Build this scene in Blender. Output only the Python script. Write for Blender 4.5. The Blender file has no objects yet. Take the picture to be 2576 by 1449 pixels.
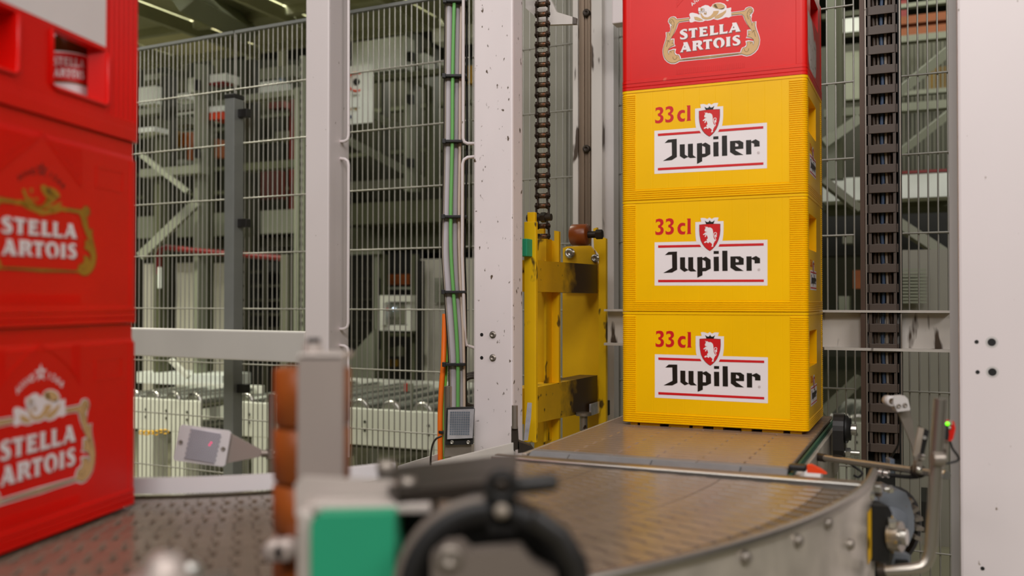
import bpy, bmesh, math, random
from mathutils import Vector, Matrix
from mathutils.geometry import tessellate_polygon
random.seed(7)
PI = math.pi
scene = bpy.context.scene
COL = scene.collection

# ------------------------------------------------------------------ camera
FPX, PITCH, EYE = 2332.6, 0.0136, 1.05           # focal length in pixels of the 2576 px frame
cd = bpy.data.cameras.new('camera'); cam = bpy.data.objects.new('camera', cd); COL.objects.link(cam)
cd.sensor_width = 36.0; cd.lens = FPX / 2576 * 36.0
cam.location = (0, 0, EYE); cam.rotation_euler = (PI / 2 + PITCH, 0, 0)
cd.clip_start = 0.05; cd.clip_end = 60
cd.dof.use_dof = True; cd.dof.focus_distance = 2.35; cd.dof.aperture_fstop = 2.7
scene.camera = cam
# ------------------------------------------------------------------ light
scene.view_settings.view_transform = 'Standard'; scene.view_settings.look = 'None'
scene.view_settings.gamma = 1.0; scene.view_settings.use_curve_mapping = False
scene.view_settings.exposure = -0.95
scene.cycles.use_denoising = True
scene.cycles.max_bounces = 6; scene.cycles.diffuse_bounces = 4; scene.cycles.glossy_bounces = 3
scene.cycles.caustics_reflective = False; scene.cycles.caustics_refractive = False
wd = bpy.data.worlds.new('hall_air'); scene.world = wd; wd.use_nodes = True
bg = wd.node_tree.nodes['Background']; bg.inputs[0].default_value = (0.62, 0.64, 0.58, 1); bg.inputs[1].default_value = 0.20

def area(name, loc, aim, sx, sy, power, colr):
    l = bpy.data.lights.new(name, 'AREA'); l.shape = 'RECTANGLE'; l.size = sx; l.size_y = sy
    l.energy = power; l.color = colr
    o = bpy.data.objects.new(name, l); COL.objects.link(o); o.location = loc
    o.rotation_euler = (Vector(aim) - Vector(loc)).to_track_quat('-Z', 'Y').to_euler()
    return o
WARM = (1.0, 0.962, 0.948); GREEN = (1.0, 0.99, 0.83)
area('lamp_front_left', (-2.6, -3.0, 3.7), (0.3, 2.2, 0.9), 3.0, 0.9, 110, WARM)      # lamp row of the aisle behind the camera
area('fill_front_middle', (0.1, -2.3, 3.8), (0.1, 2.2, 0.9), 2.2, 0.7, 185, WARM)  # added unseen fill light, placed to reach the carriage's far panel past the crates
area('lamp_front_right', (2.7, -1.2, 3.7), (0.0, 1.8, 0.9), 2.2, 0.7, 150, WARM)
area('fill_square_post', (-1.3, 0.5, 4.1), (-0.7, 3.2, 1.2), 2.4, 0.6, 95, WARM)  # unseen fill light aimed at the square post to brighten it, not above the lift
area('fill_hall_left', (-1.7, 4.3, 3.5), (-2.0, 6.2, 1.2), 2.6, 0.5, 640, GREEN)  # added fill light above the frame, brightens the fronts of the left machines
area('fill_hall_right', (2.4, 3.9, 3.5), (2.3, 5.6, 1.2), 2.0, 0.5, 36, GREEN)  # added fill light above the frame for the machine fronts on the right
area('lamp_hall_left', (-3.2, 6.3, 2.70), (-3.0, 6.2, 0), 2.6, 0.5, 26, GREEN)
area('lamp_hall_middle', (-0.6, 6.6, 2.70), (-0.6, 6.4, 0), 2.6, 0.5, 26, GREEN)
area('lamp_hall_right', (2.6, 6.6, 3.4), (2.4, 6.0, 0), 2.4, 0.6, 30, GREEN)
area('lamp_hall_far', (-2.4, 10.0, 3.9), (-2.4, 10.0, 0), 6.0, 0.8, 60, GREEN)

# ------------------------------------------------------------------ helpers
def lin(c):
    return tuple(((v / 255) / 12.92 if v / 255 <= 0.04045 else ((v / 255 + 0.055) / 1.055) ** 2.4) for v in c)
def ray(px, py):
    a = (px - 1288) / FPX; b = (724.5 - py) / FPX; c, s = math.cos(PITCH), math.sin(PITCH)
    return Vector((a, c - b * s, s + b * c))
def P(px, py, d):                                  # the point seen at a pixel, d metres into the hall
    r = ray(px, py); r = r * (d / r.y); return Vector((r.x, r.y, r.z + EYE))
def Zat(py, d, px=1288): return P(px, py, d).z
def GP(px, py, z):                                 # the point seen at a pixel at height z
    r = ray(px, py); t = (z - EYE) / r.z; return Vector((r.x * t, r.y * t, z))
TH = 0.422
U = Vector((math.cos(TH), -math.sin(TH), 0)); W = Vector((math.sin(TH), math.cos(TH), 0)); UP = Vector((0, 0, 1))
MATS = {}
def mat(name, rgb, rough=0.5, metal=0.0, var=0.08, scale=9.0, bump=0.0, bscale=60.0, specks=None, sthr=0.68, sscale=40.0,
        spec=0.5, stretch=None, coat=0.0, emit=None, estr=0.0, alpha=None, stain=None):
    m = bpy.data.materials.new(name); m.use_nodes = True; MATS[name] = m
    nt = m.node_tree; N = nt.nodes; Lk = nt.links; b = N['Principled BSDF']
    base = lin(rgb)
    tc = N.new('ShaderNodeTexCoord'); mp = N.new('ShaderNodeMapping'); Lk.new(tc.outputs['Object'], mp.inputs[0])
    if stretch: mp.inputs['Scale'].default_value = stretch
    nz = N.new('ShaderNodeTexNoise'); nz.inputs['Scale'].default_value = scale; nz.inputs['Detail'].default_value = 4
    Lk.new(mp.outputs[0], nz.inputs['Vector'])
    rp = N.new('ShaderNodeValToRGB'); Lk.new(nz.outputs['Fac'], rp.inputs[0])
    lo = [max(0, v * (1 - var)) for v in base]; hi = [min(1, v * (1 + var)) for v in base]
    rp.color_ramp.elements[0].position = 0.3; rp.color_ramp.elements[0].color = (*lo, 1)
    rp.color_ramp.elements[1].position = 0.7; rp.color_ramp.elements[1].color = (*hi, 1)
    col = rp.outputs[0]
    if specks:
        n2 = N.new('ShaderNodeTexNoise'); n2.inputs['Scale'].default_value = sscale; n2.inputs['Detail'].default_value = 3
        Lk.new(mp.outputs[0], n2.inputs['Vector'])
        r2 = N.new('ShaderNodeValToRGB'); r2.color_ramp.elements[0].position = sthr; r2.color_ramp.elements[1].position = sthr + 0.05
        Lk.new(n2.outputs['Fac'], r2.inputs[0])
        mx = N.new('ShaderNodeMix'); mx.data_type = 'RGBA'; Lk.new(r2.outputs[0], mx.inputs[0]); Lk.new(col, mx.inputs[6])
        mx.inputs[7].default_value = (*lin(specks), 1); col = mx.outputs[2]
    if stain:                                       # a worn or greasy patch with its own place on the part: axis, start, end, colour
        ax, s0, s1, sc = stain
        sp = N.new('ShaderNodeSeparateXYZ'); Lk.new(tc.outputs['Generated'], sp.inputs[0])
        n3 = N.new('ShaderNodeTexNoise'); n3.inputs['Scale'].default_value = 18; n3.inputs['Detail'].default_value = 5; Lk.new(tc.outputs['Object'], n3.inputs['Vector'])
        ad = N.new('ShaderNodeMath'); ad.operation = 'MULTIPLY_ADD'; Lk.new(n3.outputs['Fac'], ad.inputs[0]); ad.inputs[1].default_value = 0.5
        Lk.new(sp.outputs[ax], ad.inputs[2])
        r3 = N.new('ShaderNodeMapRange'); r3.inputs[1].default_value = s0 + 0.25; r3.inputs[2].default_value = s1 + 0.25; Lk.new(ad.outputs[0], r3.inputs[0])
        mx = N.new('ShaderNodeMix'); mx.data_type = 'RGBA'; Lk.new(r3.outputs[0], mx.inputs[0]); Lk.new(col, mx.inputs[6])
        mx.inputs[7].default_value = (*lin(sc), 1); col = mx.outputs[2]
    Lk.new(col, b.inputs['Base Color'])
    b.inputs['Roughness'].default_value = rough; b.inputs['Metallic'].default_value = metal
    b.inputs['Specular IOR Level'].default_value = spec
    if coat: b.inputs['Coat Weight'].default_value = coat; b.inputs['Coat Roughness'].default_value = 0.15
    if bump:
        nb = N.new('ShaderNodeTexNoise'); nb.inputs['Scale'].default_value = bscale; nb.inputs['Detail'].default_value = 3; Lk.new(mp.outputs[0], nb.inputs['Vector'])
        bp = N.new('ShaderNodeBump'); bp.inputs['Strength'].default_value = bump; bp.inputs['Distance'].default_value = 0.002
        Lk.new(nb.outputs['Fac'], bp.inputs['Height']); Lk.new(bp.outputs[0], b.inputs['Normal'])
    if emit: b.inputs['Emission Color'].default_value = (*lin(emit), 1); b.inputs['Emission Strength'].default_value = estr
    if alpha is not None: b.inputs['Transmission Weight'].default_value = alpha
    return m
MX = {}                                             # object name -> world matrix of every thing
class MB:
    """collects shapes in world space; build() links them as ONE mesh object"""
    def __init__(s): s.v = []; s.f = []; s.sm = []
    def add(s, vs, fs, smooth=False):
        n = len(s.v); s.v += [tuple(x) for x in vs]; s.f += [tuple(i + n for i in f) for f in fs]; s.sm += [smooth] * len(fs); return s
    def box(s, o, ax, ay, az, ch=0.0):              # corner + three edge vectors, optional chamfer
        o, ax, ay, az = Vector(o), Vector(ax), Vector(ay), Vector(az)
        if ch <= 0:
            vs = [o, o + ax, o + ax + ay, o + ay, o + az, o + ax + az, o + ax + ay + az, o + ay + az]
            fs = [(0, 3, 2, 1), (4, 5, 6, 7), (0, 1, 5, 4), (1, 2, 6, 5), (2, 3, 7, 6), (3, 0, 4, 7)]
            if ax.cross(ay).dot(az) < 0: fs = [f[::-1] for f in fs]
            return s.add(vs, fs)
        bm = bmesh.new(); bmesh.ops.create_cube(bm, size=1.0)
        c = o + (ax + ay + az) / 2
        lx, ly, lz = ax.length, ay.length, az.length
        for v in bm.verts: v.co = Vector((v.co.x * lx, v.co.y * ly, v.co.z * lz))
        bmesh.ops.bevel(bm, geom=bm.edges[:], offset=min(ch, 0.45 * min(lx, ly, lz)), segments=2, affect='EDGES', profile=0.6)
        m = Matrix((ax.normalized(), ay.normalized(), az.normalized())).transposed()
        bm.verts.index_update()
        flip = ax.cross(ay).dot(az) < 0
        s.add([c + m @ v.co for v in bm.verts], [tuple(v.index for v in (reversed(f.verts) if flip else f.verts)) for f in bm.faces]); bm.free(); return s
    def cyl(s, p0, p1, r0, r1=None, n=16, caps=True, smooth=True):
        p0, p1 = Vector(p0), Vector(p1); r1 = r0 if r1 is None else r1
        d = (p1 - p0).normalized(); a = d.orthogonal().normalized(); b = d.cross(a)
        vs = [];
        for p, r in ((p0, r0), (p1, r1)):
            vs += [p + (a * math.cos(2 * PI * i / n) + b * math.sin(2 * PI * i / n)) * r for i in range(n)]
        s.add(vs, [(i, (i + 1) % n, n + (i + 1) % n, n + i) for i in range(n)], smooth)
        if caps: s.add(vs, [tuple(range(n - 1, -1, -1)), tuple(range(n, 2 * n))])
        return s
    def lathe(s, c, axis, prof, n=24):              # prof: list of (radius, distance along axis)
        c, d = Vector(c), Vector(axis).normalized(); a = d.orthogonal().normalized(); b = d.cross(a)
        vs = []
        for r, h in prof: vs += [c + d * h + (a * math.cos(2 * PI * i / n) + b * math.sin(2 * PI * i / n)) * r for i in range(n)]
        fs = [(k * n + i, k * n + (i + 1) % n, (k + 1) * n + (i + 1) % n, (k + 1) * n + i) for k in range(len(prof) - 1) for i in range(n)]
        return s.add(vs, fs, True)
    def tube(s, pts, r, n=8, closed=False):
        pts = [Vector(p) for p in pts]; m = len(pts); vs = []
        t0 = (pts[1] - pts[0]).normalized(); a = t0.orthogonal().normalized()
        for i, p in enumerate(pts):
            if closed: t = (pts[(i + 1) % m] - pts[i - 1]).normalized()
            else: t = ((pts[min(i + 1, m - 1)] - pts[max(i - 1, 0)])).normalized()
            a = (a - t * a.dot(t)).normalized(); b = t.cross(a)
            rr = r[i] if isinstance(r, (list, tuple)) else r
            vs += [p + (a * math.cos(2 * PI * k / n) + b * math.sin(2 * PI * k / n)) * rr for k in range(n)]
        fs = [(i * n + k, i * n + (k + 1) % n, ((i + 1) % m) * n + (k + 1) % n, ((i + 1) % m) * n + k) for i in range(m if closed else m - 1) for k in range(n)]
        s.add(vs, fs, True)
        if not closed: s.add(vs, [tuple(range(n - 1, -1, -1)), tuple(range((m - 1) * n, m * n))])
        return s
    def prism(s, pts, d):                           # a flat outline pushed along d
        pts = [Vector(p) for p in pts]; d = Vector(d); n = len(pts)
        tri = tessellate_polygon([pts]); vs = pts + [p + d for p in pts]
        s.add(vs, [tuple(t) for t in tri]); s.add(vs, [tuple(i + n for i in t[::-1]) for t in tri])
        s.add(vs, [(i, (i + 1) % n, n + (i + 1) % n, n + i) for i in range(n)])
        return s
    def flat(s, loops, f3):                         # flat print: outline with holes, f3 maps (x, z) to space
        loops = [[Vector((a, b, 0)) for a, b in l] for l in loops if l]
        tri = tessellate_polygon(loops); allp = [p for l in loops for p in l]
        out = []
        for t in tri:
            a, b, c = (allp[i] for i in t)
            cr = (b - a).cross(c - a).z
            if abs(cr) > 1e-12: out.append(tuple(t) if cr > 0 else tuple(t[::-1]))
        return s.add([f3(p.x, p.y) for p in allp], out)
    def stroke(s, pts, w, f3, closed=False):        # flat printed line
        pts = [Vector((a, b)) for a, b in pts]; m = len(pts); L = []; R = []
        for i, p in enumerate(pts):
            if closed: t = pts[(i + 1) % m] - pts[i - 1]
            else: t = pts[min(i + 1, m - 1)] - pts[max(i - 1, 0)]
            t = t.normalized() if t.length else Vector((1, 0)); nn = Vector((-t.y, t.x)) * (w / 2)
            L.append(p + nn); R.append(p - nn)
        vs = [f3(p.x, p.y) for p in L + R]
        return s.add(vs, [(m + i, m + (i + 1) % m, (i + 1) % m, i) for i in range(m if closed else m - 1)])
    def mesh(s, name, material, inv=None):
        me = bpy.data.meshes.new(name)
        me.from_pydata([tuple(inv @ Vector(v)) for v in s.v] if inv is not None else s.v, [], s.f)
        me.materials.append(MATS[material] if isinstance(material, str) else material)
        me.polygons.foreach_set('use_smooth', s.sm); me.update(); return me
    def build(s, name, material, parent=None, fix=True, **tags):
        inv = None
        if parent is not None: inv = MX[parent.name].inverted()
        me = s.mesh(name, material, inv)
        if fix:
            bm = bmesh.new(); bm.from_mesh(me); bmesh.ops.recalc_face_normals(bm, faces=bm.faces[:]); bm.to_mesh(me); bm.free()
        o = bpy.data.objects.new(name, me); COL.objects.link(o)
        if parent is not None: o.parent = parent; MX[o.name] = MX[parent.name]
        else: MX[o.name] = Matrix.Identity(4)
        for k, v in tags.items(): o[k] = v
        return o
def thing(name, label, cat, loc=(0, 0, 0), rz=0.0, group=None):
    o = bpy.data.objects.new(name, None); COL.objects.link(o); o.empty_display_size = 0.05
    o.location = loc; o.rotation_euler = (0, 0, rz); o['label'] = label; o['category'] = cat
    if group: o['group'] = group
    MX[o.name] = Matrix.Translation(Vector(loc)) @ Matrix.Rotation(rz, 4, 'Z')
    return o
def solo(mb, name, material, label, cat, group=None):          # a thing that is one mesh: origin moved to its base
    n = len(mb.v); c = Vector((sum(v[0] for v in mb.v) / n, sum(v[1] for v in mb.v) / n, min(v[2] for v in mb.v)))
    mb.v = [tuple(Vector(v) - c) for v in mb.v]
    o = mb.build(name, material); o.location = c; o['label'] = label; o['category'] = cat
    if group: o['group'] = group
    MX[o.name] = Matrix.Translation(c)
    return o
def again(o, name, loc=None, rz=None, parent=None, label=None, deep=True):  # a copy of an object and of its children, mesh data shared
    c = o.copy(); c.name = name; COL.objects.link(c)
    if parent is not None: c.parent = parent
    if loc is not None: c.location = loc
    if rz is not None: c.rotation_euler = (0, 0, rz)
    if label: c['label'] = label
    if deep:
        for ch in list(o.children): again(ch, ch.name.split('.')[0], parent=c)
    return c
def struct(o): o['kind'] = 'structure'; return o
def share(me, name, parent, world):                            # one more piece from shared mesh data, placed by a world matrix
    o = bpy.data.objects.new(name, me); COL.objects.link(o); o.parent = parent
    o.matrix_local = MX[parent.name].inverted() @ world; MX[o.name] = world
    return o
def frame(o, x, y, z=None):
    x = Vector(x).normalized(); y = Vector(y).normalized(); z = x.cross(y) if z is None else Vector(z)
    m = Matrix((x, y, z)).transposed().to_4x4(); m.translation = Vector(o); return m

# ------------------------------------------------------------------ materials
mat('white_paint', (224, 213, 212), 0.42, var=0.035, scale=3, specks=(128, 108, 92), sthr=0.71, sscale=75, stretch=(1, 1, 0.5), bump=0.03)
mat('scuffed_white', (222, 211, 210), 0.42, var=0.05, scale=5, specks=(84, 66, 48), sthr=0.650, sscale=72, stretch=(1, 1, 0.6), bump=0.03)
mat('wheel_brown', (136, 66, 20), 0.35, var=0.14, scale=20)
mat('grey_paint', (196, 190, 186), 0.45, var=0.05, scale=4, specks=(110, 92, 74), sthr=0.74, sscale=30, stretch=(1, 1, 0.5))
mat('worn_white', (205, 198, 190), 0.5, var=0.10, scale=8, specks=(70, 55, 40), sthr=0.60, sscale=22, stretch=(1, 1, 0.25))
mat('fence_grey', (134, 135, 132), 0.40, 0.35, var=0.06)
mat('wire_grey', (168, 164, 155), 0.38, 0.45, var=0.06)
mat('black_plastic', (30, 27, 25), 0.45, var=0.15)
mat('rubber_black', (17, 15, 14), 0.55, var=0.2)
mat('stainless', (176, 168, 158), 0.32, 0.9, var=0.10, scale=6, bump=0.05, bscale=30, stretch=(1, 1, 0.2))
mat('stainless_worn', (200, 190, 178), 0.34, 0.55, var=0.22, scale=14, bump=0.25, bscale=40)
mat('dull_steel', (150, 140, 130), 0.42, 0.7, var=0.14, scale=12, specks=(70, 52, 38), sthr=0.66, sscale=30)
mat('steel_matte', (196, 184, 176), 0.42, 0.25, var=0.08, scale=5)
mat('zinc', (200, 196, 188), 0.28, 0.9, var=0.10)
mat('dark_steel', (62, 54, 47), 0.45, 0.6, var=0.25, scale=20)
mat('chain_steel', (112, 92, 74), 0.36, 0.7, var=0.45, scale=60, bump=0.3, bscale=160, specks=(104, 56, 26), sthr=0.60, sscale=70)
mat('bronze_rail', (128, 110, 92), 0.42, 0.5, var=0.10, scale=3, stretch=(8, 8, 0.3))
mat('crate_yellow', (246, 188, 0), 0.30, var=0.05, scale=5, spec=0.26)
mat('crate_red', (216, 14, 6), 0.34, var=0.08, scale=6, spec=0.26)
mat('crate_red_blotched', (214, 20, 14), 0.30, var=0.10, scale=4, spec=0.34, specks=(226, 110, 90), sthr=0.74, sscale=16)  # red with a few paler pinkish blotches and a little more gloss
mat('print_white', (236, 226, 226), 0.42, var=0.03, specks=(196, 160, 150), sthr=0.72, sscale=30)
mat('print_banner', (226, 218, 216), 0.45, var=0.03, specks=(150, 100, 84), sthr=0.745, sscale=22)
mat('print_red', (206, 8, 14), 0.42, var=0.05)
mat('print_black', (24, 17, 8), 0.33, var=0.1)
mat('print_gold', (206, 166, 112), 0.45, var=0.06)
mat('print_olive', (98, 72, 18), 0.5, var=0.1)
mat('print_old_gold', (168, 122, 20), 0.45, var=0.12)
mat('print_dark_red', (104, 14, 8), 0.5, var=0.1)
mat('print_shadow', (116, 84, 74), 0.5, var=0.05)
mat('label_worn', (196, 184, 178), 0.55, var=0.12, scale=30, specks=(120, 96, 84), sthr=0.62, sscale=70)
mat('bottle_glass', (66, 34, 10), 0.08, var=0.05, spec=0.6)
mat('yellow_paint', (240, 190, 0), 0.42, var=0.07, scale=7, specks=(96, 74, 20), sthr=0.63, sscale=24, stretch=(1, 1, 0.5))
mat('yellow_clean', (240, 186, 0), 0.42, var=0.05, specks=(110, 82, 12), sthr=0.72, sscale=18)
mat('yellow_greasy', (236, 186, 0), 0.42, var=0.10, scale=9, specks=(90, 64, 14), sthr=0.62, sscale=26, stain=(0, 0.42, 0.62, (62, 38, 14)))
mat('green_strip', (20, 70, 50), 0.5)
mat('green_plastic', (30, 148, 108), 0.55, var=0.05, bump=0.03)
mat('brown_roller', (148, 74, 26), 0.38, var=0.16, scale=14, spec=0.5)
mat('belt_brown', (128, 106, 88), 0.24, var=0.16, scale=22, spec=0.6, bump=0.06, bscale=90)
mat('belt_grey', (116, 114, 114), 0.40, var=0.12, scale=24, spec=0.5)
mat('belt_curve', (118, 102, 88), 0.24, var=0.20, scale=16, spec=0.6, bump=0.10, bscale=120)
mat('belt_edge', (82, 68, 54), 0.36, var=0.25, scale=18, spec=0.5)
mat('guide_white', (226, 220, 220), 0.4, var=0.03)
mat('motor_blue', (104, 108, 114), 0.5, var=0.12, scale=14, specks=(96, 72, 52), sthr=0.62, sscale=24)
mat('orange_plastic', (236, 70, 22), 0.45)
mat('orange_cable', (250, 116, 16), 0.5)
mat('lime_cable', (132, 206, 74), 0.5)
mat('green_cable', (110, 176, 96), 0.5, var=0.04)
mat('grey_cable', (186, 178, 182), 0.5, var=0.05, specks=(100, 90, 86), sthr=0.7, sscale=30, stretch=(1, 1, 0.2))
mat('cream_cable', (206, 186, 170), 0.5, var=0.05, specks=(130, 96, 80), sthr=0.7, sscale=36, stretch=(1, 1, 0.3))
mat('white_cable', (214, 202, 204), 0.5, var=0.03)
mat('sensor_red', (206, 26, 10), 0.35)
mat('led_green', (120, 255, 40), 0.3, emit=(110, 255, 20), estr=4.0)
mat('led_white', (235, 245, 255), 0.3, emit=(210, 228, 255), estr=5.0)
mat('laser_pink', (255, 40, 120), 0.3, emit=(255, 20, 110), estr=1.6)
mat('reflector_face', (206, 202, 208), 0.3, 0.0, var=0.10, bump=0.15, bscale=260)
mat('reflector_hole', (150, 146, 154), 0.40, 0.0, var=0.10)
mat('reflector_bright', (206, 204, 210), 0.15, 0.55, var=0.15, scale=60)
mat('reflector_blue', (128, 138, 152), 0.15, 0.5, var=0.15, scale=50)
mat('link_brown', (84, 71, 62), 0.5, var=0.12, scale=20, bump=0.05)
mat('tray_brown', (86, 66, 54), 0.5, 0.2, var=0.15, stretch=(4, 4, 0.3))
mat('hose_brown', (62, 46, 34), 0.5)
mat('hose_blue', (58, 76, 102), 0.45)
mat('hose_dull', (92, 80, 68), 0.5)
mat('hose_grey', (150, 138, 124), 0.5)
mat('sticker_yellow', (246, 190, 20), 0.5)
mat('mach_cream', (222, 222, 208), 0.5, var=0.05, scale=3)
mat('mach_green', (88, 90, 64), 0.5, var=0.06, scale=3)
mat('mach_grey', (116, 116, 96), 0.5, var=0.05, scale=2)
mat('mach_pale', (138, 141, 120), 0.5, var=0.05, scale=3)
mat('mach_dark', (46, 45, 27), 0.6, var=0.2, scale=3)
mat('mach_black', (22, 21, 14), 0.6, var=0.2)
mat('mach_rust', (88, 34, 20), 0.6)
mat('joist_grey', (176, 176, 146), 0.5)
mat('lever_grey', (118, 107, 98), 0.45, 0.2)
mat('bar_steel', (172, 158, 150), 0.42, 0.35, var=0.10, scale=6, stretch=(1, 1, 0.3))
mat('chain_plate', (58, 44, 34), 0.42, 0.6, var=0.3, scale=60, specks=(92, 50, 24), sthr=0.62, sscale=80)
mat('mach_white', (232, 236, 226), 0.45, var=0.03)
mat('mach_yellow', (150, 112, 10), 0.5, var=0.1)
mat('mach_orange', (150, 76, 8), 0.5, var=0.1)
mat('mach_red', (120, 18, 10), 0.45, var=0.08)
mat('sign_orange', (220, 70, 34), 0.5)
mat('steel_roller', (196, 198, 188), 0.22, 0.85, var=0.06)
mat('cabinet_grey', (216, 212, 194), 0.5, var=0.04, scale=2)
mat('panel_grey', (146, 142, 128), 0.5, var=0.05, scale=2)
mat('floor_concrete', (146, 142, 118), 0.6, var=0.12, scale=1.2, bump=0.05, bscale=12)
mat('roof_dark', (40, 40, 26), 0.7, var=0.2, scale=1.5)
mat('roof_panel', (232, 226, 186), 0.7, var=0.1, scale=1.5)
mat('wall_dull', (64, 66, 48), 0.7, var=0.12, scale=0.8)

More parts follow.
